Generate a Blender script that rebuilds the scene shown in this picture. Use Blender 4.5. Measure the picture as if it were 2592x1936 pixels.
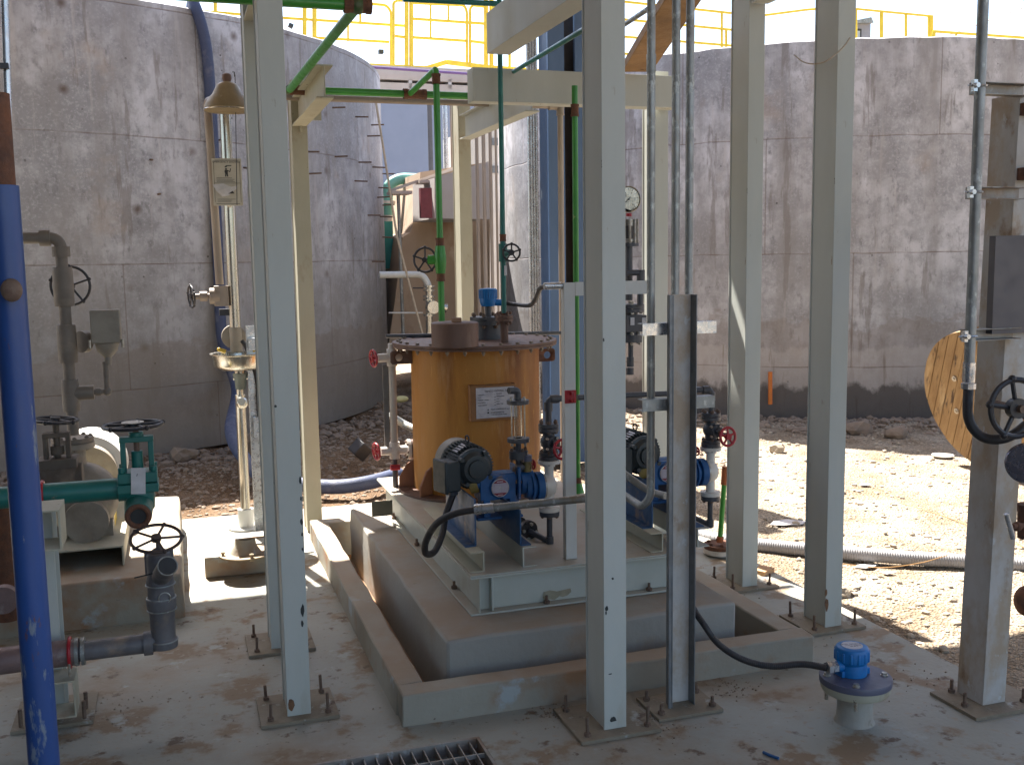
import bpy, bmesh, math, random
from mathutils import Vector, Matrix
import numpy as np
R_ = math.radians
random.seed(7)
for o in list(bpy.data.objects): bpy.data.objects.remove(o)
S = bpy.context.scene; COL = S.collection
# ---------------------------------------------------------------- camera
F, PITCH, ROLL, YAW, CH = 2600.0, .11999, -.01517, .31478, 1.6
fw = Vector((math.sin(YAW)*math.cos(PITCH), math.cos(YAW)*math.cos(PITCH), -math.sin(PITCH)))
rt = Vector((math.cos(YAW), -math.sin(YAW), 0)); up = rt.cross(fw)
CR = rt*math.cos(ROLL)+up*math.sin(ROLL); CU = up*math.cos(ROLL)-rt*math.sin(ROLL)
cd = bpy.data.cameras.new('camera'); cam = bpy.data.objects.new('camera', cd); COL.objects.link(cam)
cd.sensor_width = 36; cd.lens = F/2592*36; cd.clip_end = 2000; cd.clip_start = .05
m = Matrix((CR, CU, -fw)).transposed().to_4x4(); m.translation = (0, 0, CH); cam.matrix_world = m
S.camera = cam
CAM = Vector((0, 0, CH))
# ---------------------------------------------------------------- light
SUN = Vector((-.13, .53, .85)).normalized()
W = bpy.data.worlds.new('World'); S.world = W; W.use_nodes = True
nt = W.node_tree; bg = nt.nodes['Background']
sk = nt.nodes.new('ShaderNodeTexSky'); sk.sky_type = 'NISHITA'; sk.sun_disc = False
sk.sun_elevation = math.asin(SUN.z); sk.sun_rotation = math.atan2(SUN.x, SUN.y)
sk.dust_density = 2; sk.ozone_density = 1; sk.air_density = 1.0
nt.links.new(sk.outputs[0], bg.inputs[0]); bg.inputs[1].default_value = .08
sl = bpy.data.lights.new('sun', 'SUN'); sl.energy = 5; sl.angle = R_(.5); sl.color = (1, .95, .88)
so = bpy.data.objects.new('sun', sl); COL.objects.link(so)
so.rotation_euler = SUN.to_track_quat('Z', 'Y').to_euler()
S.view_settings.view_transform = 'Standard'; S.view_settings.look = 'None'; S.view_settings.gamma = 1
S.view_settings.exposure = 2.22
S.render.engine = 'CYCLES'; S.cycles.max_bounces = 8
# ---------------------------------------------------------------- measuring helpers: sight lines to points in the place
def ray(x, y): return fw*F + CR*(x-1296) - CU*(y-968)
def P(x, y, Y=None, Z=None, X=None):
    d = ray(x, y)
    if Y is not None: t = Y/d.y
    elif X is not None: t = X/d.x
    else: t = (Z-CH)/d.z
    return CAM + d*t
def dep(p): return (Vector(p)-CAM).dot(fw)
def rp(px, p): return px/2*dep(p)/F
V = Vector
# ---------------------------------------------------------------- materials
MATS = {}
def mat(name, c, c2=None, sc=6, rough=.6, metal=0, bump=.15, bsc=60, spots=None, streak=1.0, spec=.5, mixlo=.35, mixhi=.7, detail=6, rot=None, dust=None):
    if name in MATS: return MATS[name]
    m = bpy.data.materials.new(name); m.use_nodes = True; n = m.node_tree.nodes; L = m.node_tree.links
    b = n['Principled BSDF']; b.inputs['Metallic'].default_value = metal; b.inputs['Specular IOR Level'].default_value = spec
    tc = n.new('ShaderNodeTexCoord'); mp = n.new('ShaderNodeMapping'); L.new(tc.outputs['Object'], mp.inputs[0])
    mp.inputs['Scale'].default_value = (1, 1, 1/streak)
    if rot: mp.vector_type = 'TEXTURE'; mp.inputs['Rotation'].default_value = rot; mp.inputs['Scale'].default_value = (1, 1, streak)
    if c2 is None: c2 = tuple(x*.72 for x in c)
    def noise(s, d=6, v=None):
        t = n.new('ShaderNodeTexNoise'); t.inputs['Scale'].default_value = s; t.inputs['Detail'].default_value = d; t.inputs['Roughness'].default_value = .62
        L.new(v or mp.outputs[0], t.inputs[0]); return t
    def ramp(src, lo, hi):
        t = n.new('ShaderNodeMapRange'); t.inputs[1].default_value = lo; t.inputs[2].default_value = hi; L.new(src, t.inputs[0]); return t.outputs[0]
    def mix(f, a, b_):
        t = n.new('ShaderNodeMix'); t.data_type = 'RGBA'; L.new(f, t.inputs[0])
        for i, v in ((6, a), (7, b_)):
            if isinstance(v, tuple): t.inputs[i].default_value = (*v, 1)
            else: L.new(v, t.inputs[i])
        return t.outputs[2]
    col = mix(ramp(noise(sc, detail).outputs[0], mixlo, mixhi), c, c2)
    for s in (spots or []):                      # (colour, scale, lo, hi)
        col = mix(ramp(noise(s[1], 8).outputs[0], s[2], s[3]), col, s[0])
    if dust:                                     # dust settled on upward faces
        gn = n.new('ShaderNodeNewGeometry'); sp = n.new('ShaderNodeSeparateXYZ'); L.new(gn.outputs['Normal'], sp.inputs[0])
        t = n.new('ShaderNodeMath'); t.operation = 'MULTIPLY'; L.new(ramp(sp.outputs[2], .6, .9), t.inputs[0]); L.new(ramp(noise(3.5, 8, tc.outputs['Object']).outputs[0], .30, .62), t.inputs[1])
        col = mix(t.outputs[0], col, dust)
    fine = noise(bsc, 4, tc.outputs['Object'])
    L.new(col, b.inputs['Base Color'])
    r = n.new('ShaderNodeMapRange'); r.inputs[1].default_value = .3; r.inputs[2].default_value = .7
    r.inputs[3].default_value = max(.05, rough-.12); r.inputs[4].default_value = min(1, rough+.12)
    L.new(noise(sc*3).outputs[0], r.inputs[0]); L.new(r.outputs[0], b.inputs['Roughness'])
    if bump:
        bp = n.new('ShaderNodeBump'); bp.inputs['Strength'].default_value = bump; bp.inputs['Distance'].default_value = .01
        L.new(fine.outputs[0], bp.inputs['Height']); L.new(bp.outputs[0], b.inputs['Normal'])
    MATS[name] = m; return m
RUST = (.16, .06, .025); DIRT = (.27, .17, .10)
cream = mat('cream_paint', (.51, .525, .48), (.45, .46, .41), 3, .58, bump=.05, spots=[((.36, .29, .20), 2.2, .60, .74), ((.30, .24, .17), 18, .66, .72), ((.05, .045, .04), 15, .70, .71)], streak=3, spec=.3)
creamdust = mat('cream_dusty', (.46, .44, .34), (.39, .37, .28), 4, .65, bump=.08, spots=[((.28, .2, .13), 3, .58, .7), ((.08, .06, .05), 18, .69, .70)], spec=.3, streak=2)
slabm = mat('slab_paint', (.31, .315, .275), (.255, .25, .21), 1.2, .6, bump=.25, bsc=38, spots=[((.27, .21, .145), .9, .49, .62), ((.22, .16, .10), 3.6, .54, .60), ((.12, .08, .05), 9, .60, .66), ((.33, .34, .31), 5, .61, .66), ((.30, .26, .20), 26, .58, .66), ((.11, .075, .05), 34, .64, .70)])
curbm = mat('painted_curb', (.33, .31, .25), (.29, .25, .19), 1.7, .75, bump=.35, bsc=18, dust=(.31, .24, .17), spots=[((.30, .17, .09), 2.6, .52, .68), ((.35, .37, .36), 4.5, .60, .66), ((.10, .06, .04), 19, .70, .73)])
pitm = mat('stained_pit', (.30, .13, .035), (.14, .07, .03), 4, .6, spots=[((.36, .2, .06), 7, .55, .7)])
galv = mat('galvanised', (.34, .35, .34), (.20, .20, .18), 12, .5, .55, bump=.08, spots=[((.25, .19, .12), 4, .57, .7), ((.46, .47, .45), 40, .56, .66)], streak=1.6)
galvrust = mat('galvanised_rusted', (.33, .32, .30), (.24, .20, .16), 9, .55, .3, bump=.12, spots=[((.22, .12, .06), 3.6, .48, .63), ((.45, .44, .42), 26, .60, .68)], streak=1.8)
galvpost = mat('galvanised_dusty', (.50, .48, .45), (.40, .36, .31), 7, .6, .0, bump=.12, spots=[((.40, .31, .22), 5, .44, .56), ((.27, .18, .11), 8, .58, .68), ((.50, .50, .48), 22, .62, .68)], streak=1.5)
galvbright = mat('galvanised_bright', (.62, .64, .66), (.42, .43, .44), 14, .3, .8, bump=.04)
steel = mat('stainless', (.58, .56, .50), (.44, .41, .35), 9, .24, .9, bump=.02, streak=6)
boltdull = mat('dull_bolt', (.30, .25, .19), (.16, .11, .07), 50, .6, .3, bump=.1)
gaugem = mat('gauge_cream', (.50, .46, .40), (.42, .37, .31), 8, .45, bump=.03, streak=4)
zinc = mat('zinc_bolt', (.55, .54, .50), (.3, .25, .18), 60, .38, .8, bump=.02)
rustm = mat('rust', (.17, .07, .035), (.09, .045, .03), 30, .85, bump=.4, bsc=120)
bolt_r = mat('rusty_bolt', (.20, .14, .10), (.12, .07, .05), 60, .7, .3, bump=.2)
bluestand = mat('blue_stand', (.02, .085, .20), (.014, .06, .14), 6, .5, bump=.05, spots=[((.26, .18, .12), 7, .60, .72)])
blue = mat('blue_paint_worn', (.02, .07, .25), (.012, .045, .16), 5, .42, bump=.06, spots=[((.16, .20, .26), 24, .60, .64), ((.13, .055, .035), 13, .615, .635), ((.32, .32, .28), 17, .665, .68)], streak=3.5)
bluepump = mat('pump_blue', (.015, .10, .27), (.01, .06, .17), 14, .5, bump=.08, spots=[(DIRT, 9, .60, .72)])
bluecap = mat('blue_plastic', (.006, .17, .46), (.005, .13, .38), 25, .42, bump=.04, spots=[((.12, .2, .3), 40, .66, .72)])
bluebeam = mat('blue_beam', (.05, .10, .20), (.035, .07, .14), 3, .4, bump=.04, spots=[((.25, .33, .42), 6, .66, .70)], streak=3)
bluewall = mat('blue_grey_cladding', (.24, .28, .38), (.21, .25, .34), 1, .7, bump=.05)
green = mat('green_paint', (.045, .27, .035), (.035, .20, .025), 10, .38, bump=.06, spots=[((.25, .35, .12), 26, .68, .72)], streak=2)
teal = mat('teal_paint', (.012, .15, .125), (.01, .11, .095), 8, .42, bump=.05, spots=[((.25, .2, .13), 10, .64, .70)])
tealpale = mat('teal_pale', (.22, .52, .42), (.12, .38, .30), 4, .5, bump=.03)
black = mat('black_iron', (.018, .017, .02), (.035, .03, .03), 20, .45, bump=.12, spots=[((.12, .09, .07), 12, .62, .74)])
blackr = mat('black_hose', (.022, .021, .023), (.035, .03, .028), 14, .5, bump=.05, spots=[((.10, .08, .06), 9, .6, .75)])
pvc = mat('dark_grey_pvc', (.052, .055, .065), (.075, .075, .08), 20, .42, bump=.03, spots=[((.2, .16, .12), 10, .62, .74)])
pvcblue = mat('blue_grey_pvc', (.105, .11, .16), (.09, .09, .13), 9, .4, bump=.03, spots=[((.2, .19, .2), 6, .6, .8)])
greypipe = mat('dusty_grey_pvc', (.19, .16, .13), (.14, .115, .09), 10, .6, bump=.05, spots=[((.27, .22, .16), 6, .55, .75)])
greyvalve = mat('grey_valve', (.15, .145, .15), (.11, .10, .10), 15, .5, bump=.08, spots=[((.26, .20, .15), 8, .58, .74)])
redpipe = mat('red_dusted_pipe', (.22, .15, .14), (.17, .11, .10), 12, .5, .2, bump=.2, bsc=200, spots=[((.30, .26, .25), 9, .58, .7)])
redm = mat('red_paint', (.42, .015, .025), (.30, .01, .02), 20, .4, bump=.08)
white = mat('white_plastic', (.72, .69, .63), (.60, .54, .46), 10, .45, bump=.03, spots=[((.35, .27, .2), 6, .6, .75)])
whitep = mat('white_paint', (.60, .61, .58), (.5, .48, .43), 6, .5, bump=.03, spots=[((.35, .28, .2), 5, .62, .78)], streak=3)
yellow = mat('yellow_paint', (.85, .62, .04), (.70, .46, .02), 8, .4, bump=.02)
platedirt = mat('dirty_plate', (.25, .21, .15), (.19, .15, .10), 9, .7, bump=.3, bsc=90, spots=[((.33, .33, .29), 14, .60, .66), ((.10, .065, .045), 12, .62, .68)])
pumpcream = mat('pump_cream', (.28, .25, .20), (.19, .16, .125), 8, .62, bump=.15, spots=[((.28, .2, .13), 5, .55, .7)])
motorg = mat('motor_grey', (.035, .043, .045), (.022, .028, .03), 16, .5, bump=.08, spots=[((.16, .12, .08), 8, .60, .75)])
brownpaint = mat('brown_flange', (.155, .085, .06), (.11, .06, .04), 9, .6, bump=.08, spots=[((.25, .17, .13), 6, .58, .75)], streak=3)
wood = mat('old_wood', (.36, .21, .09), (.22, .12, .05), 7, .75, bump=.3, spots=[((.10, .06, .03), 11, .62, .68)], streak=.4)
woodreel = mat('reel_wood', (.33, .215, .10), (.22, .13, .055), 16, .8, bump=.4, spots=[((.08, .05, .03), 22, .56, .66), ((.42, .30, .16), 9, .56, .7)], streak=9, rot=(R_(24.8), 0, 0))
tanpipe = mat('tan_pipe', (.32, .26, .20), (.24, .19, .15), 9, .5, bump=.08, streak=3)
hosem = mat('blue_layflat_hose', (.04, .055, .115), (.055, .07, .13), 9, .6, bump=.4, bsc=150, spots=[((.16, .16, .2), 5, .55, .75)])
beige = mat('beige_steel', (.52, .45, .38), (.44, .37, .31), 3, .55, bump=.05)
purple = mat('purple_pipe', (.17, .09, .26), None, 5, .5)
signm = mat('sign_plate', (.50, .46, .37), (.44, .40, .31), 20, .5, bump=.02)
inkm = mat('ink', (.03, .03, .03), None, 5, .6, bump=0)
platem = mat('alu_plate', (.42, .41, .44), (.32, .31, .34), 30, .4, .35, bump=.03)
paperm = mat('white_tag', (.62, .60, .60), (.5, .48, .47), 20, .7, bump=.03)
ropem = mat('rope', (.50, .42, .32), None, 30, .8)
redboard = mat('maroon_board', (.20, .035, .045), None, 12, .6)
yellowtag = mat('yellow_plastic', (.62, .40, .03), None, 12, .5)
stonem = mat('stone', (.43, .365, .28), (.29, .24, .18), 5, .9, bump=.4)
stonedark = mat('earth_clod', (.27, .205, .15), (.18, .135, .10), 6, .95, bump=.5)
glass = bpy.data.materials.new('clear_tube'); glass.use_nodes = True
b = glass.node_tree.nodes['Principled BSDF']; b.inputs['Transmission Weight'].default_value = .95; b.inputs['Roughness'].default_value = .06
b.inputs['Base Color'].default_value = (.93, .9, .82, 1); b.inputs['IOR'].default_value = 1.2
dial = mat('dial_face', (.52, .52, .56), None, 10, .5, bump=0)

def tankmat():
    m = mat('amber_fibreglass', (.46, .205, .04), (.34, .13, .022), 4.5, .58, bump=.05, spots=[((.17, .055, .015), 3.1, .50, .66), ((.47, .27, .12), 7, .58, .74), ((.55, .27, .06), 60, .60, .75)], streak=6, spec=.32)
    return m
tankm = tankmat()

def concrete(name, foot=True, z0=0, joints=1.1, seed=0.0, base=(.43, .43, .455), low=.62, vj=2.44):
    m = bpy.data.materials.new(name); m.use_nodes = True; n = m.node_tree.nodes; L = m.node_tree.links
    b = n['Principled BSDF']; b.inputs['Roughness'].default_value = .88; b.inputs['Specular IOR Level'].default_value = .25
    uv = n.new('ShaderNodeUVMap'); sep = n.new('ShaderNodeSeparateXYZ'); L.new(uv.outputs[0], sep.inputs[0])
    def mp(sx, sy):
        t = n.new('ShaderNodeMapping'); t.inputs['Scale'].default_value = (sx, sy, 1); t.inputs['Location'].default_value = (seed, seed*.7, seed); L.new(uv.outputs[0], t.inputs[0]); return t.outputs[0]
    def noise(s, sx=1, sy=1, d=7, r=.62):
        t = n.new('ShaderNodeTexNoise'); t.inputs['Scale'].default_value = s; t.inputs['Detail'].default_value = d; t.inputs['Roughness'].default_value = r
        L.new(mp(sx, sy), t.inputs[0]); return t.outputs[0]
    def mr(src, lo, hi, a=0, c=1):
        t = n.new('ShaderNodeMapRange'); t.inputs[1].default_value = lo; t.inputs[2].default_value = hi; t.inputs[3].default_value = a; t.inputs[4].default_value = c
        L.new(src, t.inputs[0]); return t.outputs[0]
    def mth(op, a, c=None, v=None):
        t = n.new('ShaderNodeMath'); t.operation = op; L.new(a, t.inputs[0])
        if c is not None: L.new(c, t.inputs[1])
        if v is not None: t.inputs[1].default_value = v
        return t.outputs[0]
    def mix(f, a, b_):
        t = n.new('ShaderNodeMix'); t.data_type = 'RGBA'; L.new(f, t.inputs[0])
        for i, v in ((6, a), (7, b_)):
            if isinstance(v, tuple): t.inputs[i].default_value = (*v, 1)
            else: L.new(v, t.inputs[i])
        return t.outputs[2]
    k = lambda f: tuple(x*f for x in base)
    col = mix(mr(noise(1.3), .42, .60), k(1.22), k(.68))
    col = mix(mr(noise(7, 1, .8), .44, .62, 0, .65), col, k(.60))
    col = mix(mr(noise(18, 1, .45), .55, .70, 0, .75), col, k(.42))
    col = mix(mr(noise(45, 1, 1), .5, .72, 0, .5), col, k(1.35))
    col = mix(mr(noise(2.2, 1.6, .22), .45, .68, 0, .85), col, (.29, .275, .27))        # vertical washes
    col = mix(mr(noise(6, 2.2, .10), .60, .78, 0, .7), col, (.52, .48, .46))           # pale runs
    col = mix(mr(noise(3.3, 1.7, .20), .60, .64, 0, .55), col, (.19, .165, .15))         # damp tongues
    col = mix(mr(noise(14, 1, 1), .62, .72, 0, .45), col, k(.55))
    col = mix(mr(noise(1.7, 1, 1), .60, .70, 0, .35), col, (.42, .33, .26))
    # bug holes
    vo = n.new('ShaderNodeTexVoronoi'); vo.inputs['Scale'].default_value = 7; L.new(mp(1, 1), vo.inputs[0])
    holes = mth('MULTIPLY', mr(vo.outputs['Distance'], .05, .085, 1, 0), mr(noise(2.6), .48, .6))
    col = mix(holes, col, (.07, .06, .055))
    vo2 = n.new('ShaderNodeTexVoronoi'); vo2.inputs['Scale'].default_value = 1.75; vo2.inputs['Randomness'].default_value = .4; L.new(mp(1, 1), vo2.inputs[0])
    tie = mr(vo2.outputs['Distance'], .02, .10, .85, 0)
    col = mix(tie, col, (.12, .085, .07))
    # low tones: darker towards the bottom, stained band with a ragged edge
    edge = mth('ADD', sep.outputs[1], mr(noise(2.5, 1, 1.5), 0, 1, -.45, .45))
    col = mix(mr(sep.outputs[1], -.1, 1.9, .35 if foot else .75, 0), col, (.20, .18, .15))
    col = mix(mr(edge, low, low+.05, .38, 0), col, (.20, .155, .12))
    edge2 = mth('ADD', sep.outputs[1], mr(noise(5, 1, .6), 0, 1, -.2, .2))
    if foot:
        col = mix(mr(edge2, .17, .21, .4, 0), col, (.47, .43, .40)); col = mix(mth('MULTIPLY', mr(edge2, .19, .21, 1, 0), mr(noise(9, 1.5, .12), .58, .66)), col, (.24, .2, .17))
    if foot: col = mix(mr(edge2, -.22, -.16, .8, 0), col, (.06, .05, .045))  # black foot strip paints the shade of an undercut
    # joints
    f = mth('FRACT', mth('DIVIDE', mth('ADD', sep.outputs[1], mr(noise(1.5, 1, 1), 0, 1, -.012, .012)), v=joints))
    h = mth('ADD', mr(f, 0, .008, 1, 0), mr(f, .992, 1, 0, 1))
    row = mth('FLOOR', mth('DIVIDE', sep.outputs[1], v=joints))
    fu = mth('FRACT', mth('DIVIDE', mth('ADD', sep.outputs[0], mth('MULTIPLY', row, v=.83)), v=vj))
    vline = mth('ADD', mr(fu, 0, .0035, 1, 0), mr(fu, .9965, 1, 0, 1))
    jl = mth('MINIMUM', mth('ADD', mth('MULTIPLY', h, mr(noise(5), .35, .6, .25, 1)), mth('MULTIPLY', vline, v=.7)), v=1.0)
    col = mix(mth('MULTIPLY', jl, v=.8), col, (.15, .10, .075))
    L.new(col, b.inputs['Base Color'])
    hh = mth('SUBTRACT', mth('SUBTRACT', mth('MULTIPLY', noise(30), v=.25), jl), holes)
    bp = n.new('ShaderNodeBump'); bp.inputs['Strength'].default_value = .5; bp.inputs['Distance'].default_value = .008
    L.new(hh, bp.inputs['Height']); L.new(bp.outputs[0], b.inputs['Normal'])
    return m

# ---------------------------------------------------------------- mesh builder
class MB:
    def __init__(s): s.bm = bmesh.new()
    def box(s, c, size, rot=None):
        M = Matrix.Translation(V(c)) @ (rot.to_4x4() if rot is not None else Matrix()) @ Matrix.Diagonal((*size, 1))
        bmesh.ops.create_cube(s.bm, size=1, matrix=M); return s
    def b2(s, lo, hi):
        lo, hi = V(lo), V(hi); return s.box((lo+hi)/2, [abs(a) for a in (hi-lo)])
    def bar(s, p0, p1, w, h, upv=(0, 0, 1)):
        p0, p1 = V(p0), V(p1); d = (p1-p0); l = d.length; d.normalize(); u = V(upv)
        sd = d.cross(u).normalized(); u = sd.cross(d)
        return s.box((p0+p1)/2, (w, l, h), Matrix((sd, d, u)).transposed())
    def cyl(s, p0, p1, r, r1=None, n=20, cap=True):
        p0, p1 = V(p0), V(p1); d = p1-p0
        M = Matrix.Translation((p0+p1)/2) @ d.to_track_quat('Z', 'Y').to_matrix().to_4x4()
        bmesh.ops.create_cone(s.bm, cap_ends=cap, segments=n, radius1=r, radius2=r if r1 is None else r1, depth=d.length, matrix=M); return s
    def sph(s, c, r, sc=(1, 1, 1), u=16):
        bmesh.ops.create_uvsphere(s.bm, u_segments=u, v_segments=u//2+2, radius=r, matrix=Matrix.Translation(V(c)) @ Matrix.Diagonal((*sc, 1))); return s
    def ring(s, c, ax, R, r, n=36, k=8, arc=None):
        ax = V(ax).normalized(); q = ax.to_track_quat('Z', 'Y').to_matrix(); rows = []
        for i in range(n):
            a = 2*math.pi*i/n; e = q @ V((math.cos(a), math.sin(a), 0))
            rows.append([s.bm.verts.new(V(c)+e*(R+r*math.cos(2*math.pi*j/k))+ax*(r*math.sin(2*math.pi*j/k))) for j in range(k)])
        for i in range(n):
            for j in range(k):
                s.bm.faces.new((rows[i][j], rows[(i+1) % n][j], rows[(i+1) % n][(j+1) % k], rows[i][(j+1) % k]))
        return s
    def lathe(s, c, ax, prof, n=28):
        ax = V(ax).normalized(); q = ax.to_track_quat('Z', 'Y').to_matrix(); rows = []
        for (r, z) in prof:
            rows.append([s.bm.verts.new(V(c)+q @ V((r*math.cos(2*math.pi*i/n), r*math.sin(2*math.pi*i/n), z))) for i in range(n)])
        for a, b_ in zip(rows, rows[1:]):
            for i in range(n): s.bm.faces.new((a[i], a[(i+1) % n], b_[(i+1) % n], b_[i]))
        for rr in (rows[0], rows[-1]):
            if (rr[0].co-rr[n//2].co).length > 1e-4:
                try: s.bm.faces.new(rr)
                except ValueError: pass
        return s
    def tube(s, pts, r, n=12, bend=0, ribs=0, rib_h=.15, cap=True):
        pts = [V(p) for p in pts]
        if bend: pts = fillet(pts, bend)
        if ribs:
            L = sum((b_-a).length for a, b_ in zip(pts, pts[1:])); pts = resample(pts, max(4, int(L*ribs*2)))
        t0 = (pts[1]-pts[0]).normalized(); nrm = t0.orthogonal().normalized(); rows = []
        for i, p in enumerate(pts):
            t = (pts[min(i+1, len(pts)-1)]-pts[max(i-1, 0)]).normalized()
            nrm = (nrm-t*nrm.dot(t)).normalized(); bn = t.cross(nrm)
            rr = r*(1+(rib_h if i % 2 else 0)) if ribs else r
            rows.append([s.bm.verts.new(p+(nrm*math.cos(2*math.pi*j/n)+bn*math.sin(2*math.pi*j/n))*rr) for j in range(n)])
        for a, b_ in zip(rows, rows[1:]):
            for j in range(n): s.bm.faces.new((a[j], a[(j+1) % n], b_[(j+1) % n], b_[j]))
        if cap: s.bm.faces.new(rows[0]); s.bm.faces.new(rows[-1])
        return s
    def extr(s, poly, vec):
        vec = V(vec); a = [s.bm.verts.new(V(p)) for p in poly]; b_ = [s.bm.verts.new(V(p)+vec) for p in poly]; n = len(a)
        s.bm.faces.new(a); s.bm.faces.new(b_[::-1])
        for i in range(n): s.bm.faces.new((a[i], b_[i], b_[(i+1) % n], a[(i+1) % n]))
        return s
    def wheel(s, c, ax, R, r, spokes=5, hub=.22, dish=.0, knobs=True, rot=.3):
        ax = V(ax).normalized(); q = ax.to_track_quat('Z', 'Y').to_matrix()
        s.ring(c, ax, R, r)
        s.cyl(V(c)-ax*(r*1.4+dish), V(c)+ax*(r*1.6-dish), R*hub, n=16)
        for i in range(spokes):
            a = 2*math.pi*i/spokes+rot; e = q @ V((math.cos(a), math.sin(a), 0))
            s.cyl(V(c)-ax*dish+e*R*hub*.8, V(c)+e*R*(1.0), r*.8, n=8)
            if knobs: s.sph(V(c)+e*(R+r*.5), r*1.35, u=8)
        return s
    def bolts(s, c, ax, R, n, r, h, rot=.2):
        ax = V(ax).normalized(); q = ax.to_track_quat('Z', 'Y').to_matrix()
        for i in range(n):
            a = 2*math.pi*i/n+rot; p = V(c)+q @ V((math.cos(a)*R, math.sin(a)*R, 0))
            s.cyl(p-ax*h, p+ax*h, r*.55, n=8); s.cyl(p+ax*h*.55, p+ax*h*.9, r, n=6); s.cyl(p-ax*h*.9, p-ax*h*.55, r, n=6)
        return s
    def build(s, name, m, parent=None, bevel=0, smooth=True, kind=None):
        bmesh.ops.recalc_face_normals(s.bm, faces=s.bm.faces)
        me = bpy.data.meshes.new(name)
        off = parent_loc(parent)
        if off.length > 0: bmesh.ops.translate(s.bm, verts=s.bm.verts, vec=-off)
        s.bm.to_mesh(me); s.bm.free()
        if smooth:
            me.shade_smooth(); me.set_sharp_from_angle(angle=R_(35))
        me.materials.append(m)
        o = bpy.data.objects.new(name, me); COL.objects.link(o)
        if parent: o.parent = parent
        if bevel:
            bv = o.modifiers.new('bevel', 'BEVEL'); bv.width = bevel; bv.segments = 2; bv.limit_method = 'ANGLE'; bv.harden_normals = False
        if kind: o['kind'] = kind
        return o
def bolt_set(name, m, parent, c, ax, R, n, r, h, rot=.2):
    ax = V(ax).normalized(); q = ax.to_track_quat('Z', 'Y').to_matrix()
    for i in range(n):
        a = 2*math.pi*i/n+rot; p = V(c)+q @ V((math.cos(a)*R, math.sin(a)*R, 0)); b = MB()
        b.cyl(p-ax*h, p+ax*h, r*.55, n=8); b.cyl(p+ax*h*.55, p+ax*h*.9, r, n=6); b.cyl(p-ax*h*.9, p-ax*h*.55, r, n=6); b.build(name, m, parent)
def parent_loc(p):
    v = V((0, 0, 0))
    while p: v += V(p.location); p = p.parent
    return v
def fillet(pts, rad, k=7):
    out = [pts[0]]
    for a, b_, c in zip(pts, pts[1:], pts[2:]):
        d1 = (a-b_); d2 = (c-b_); r = min(rad, d1.length*.49, d2.length*.49)
        p, q = b_+d1.normalized()*r, b_+d2.normalized()*r
        for i in range(k+1):
            t = i/k; out.append(p*(1-t)**2+b_*2*t*(1-t)+q*t*t)
    out.append(pts[-1]); return out
def resample(pts, n):
    ds = [0]
    for a, b_ in zip(pts, pts[1:]): ds.append(ds[-1]+(b_-a).length)
    out = []; j = 0
    for i in range(n):
        t = ds[-1]*i/(n-1)
        while j < len(pts)-2 and ds[j+1] < t: j += 1
        u = (t-ds[j])/max(1e-9, ds[j+1]-ds[j]); out.append(pts[j].lerp(pts[j+1], min(1, u)))
    return out
def spline(pts, k=10):
    pts = [V(p) for p in pts]; q = [pts[0]*2-pts[1]]+pts+[pts[-1]*2-pts[-2]]; out = []
    for i in range(1, len(q)-2):
        for j in range(k):
            t = j/k; a, b_, c, d = q[i-1:i+3]
            out.append(.5*((2*b_)+(c-a)*t+(2*a-5*b_+4*c-d)*t*t+(-a+3*b_-3*c+d)*t**3))
    out.append(pts[-1]); return out
def thing(name, label, cat, loc, group=None):
    o = bpy.data.objects.new(name, None); COL.objects.link(o); o.location = loc; o.empty_display_size = .05
    return tag(o, label, cat, group)
def tag(o, label, cat, group=None, kind=None):
    o['label'] = label; o['category'] = cat
    if group: o['group'] = group
    if kind: o['kind'] = kind
    return o
def dup(root, off, label, group=None):
    r = root.copy(); COL.objects.link(r); r.location = root.location+V(off); r['label'] = label
    if group: r['group'] = group
    for ch in list(root.children):
        c = ch.copy(); COL.objects.link(c); c.parent = r
        for g in ch.children:
            d = g.copy(); COL.objects.link(d); d.parent = c
    return r
def text(body, size, p, xdir, zdir, m, parent, name='lettering', align='LEFT', thick=.0004):
    cu = bpy.data.curves.new('t', 'FONT'); cu.body = body; cu.size = size; cu.align_x = align; cu.extrude = thick; cu.resolution_u = 2
    o = bpy.data.objects.new('t', cu); COL.objects.link(o)
    me = bpy.data.meshes.new_from_object(o.evaluated_get(bpy.context.evaluated_depsgraph_get())); bpy.data.objects.remove(o)
    xd = V(xdir).normalized(); zd = V(zdir).normalized(); nn = xd.cross(zd)
    M = Matrix((xd, zd, nn)).transposed().to_4x4(); M.translation = V(p)-parent_loc(parent); me.transform(M)
    me.materials.clear(); me.materials.append(m); ob = bpy.data.objects.new(name, me); COL.objects.link(ob); ob.parent = parent
    return ob
# ================================================================ SETTING
def slab_mesh():
    b = MB()
    # slab with an opening for the grating trench (x .30-.88+, y 2.6-3.17)
    gx0, gx1, gy0, gy1 = -.9, .90, 2.62, 3.18
    X0, X1, Y0, Y1 = -7, 2.82, -5, 6.66
    for lo, hi in (((X0, Y0), (X1, gy0)), ((X0, gy1), (.70, Y1)), ((.70, gy1), (X1, 3.40)), ((.70, 5.84), (X1, Y1)), ((2.28, 3.40), (X1, 5.84)), ((X0, gy0), (gx0, gy1)), ((gx1, gy0), (X1, gy1))):
        b.b2((lo[0], lo[1], -.25), (hi[0], hi[1], 0))
    bmesh.ops.remove_doubles(b.bm, verts=b.bm.verts, dist=1e-5)
    return b
slab_mesh().build('floor_slab', slabm, kind='structure', smooth=False)
MB().b2((-.9, 2.62, -.30), (.90, 3.18, -.22)).build('trench_bottom', pitm, kind='structure')
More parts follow.
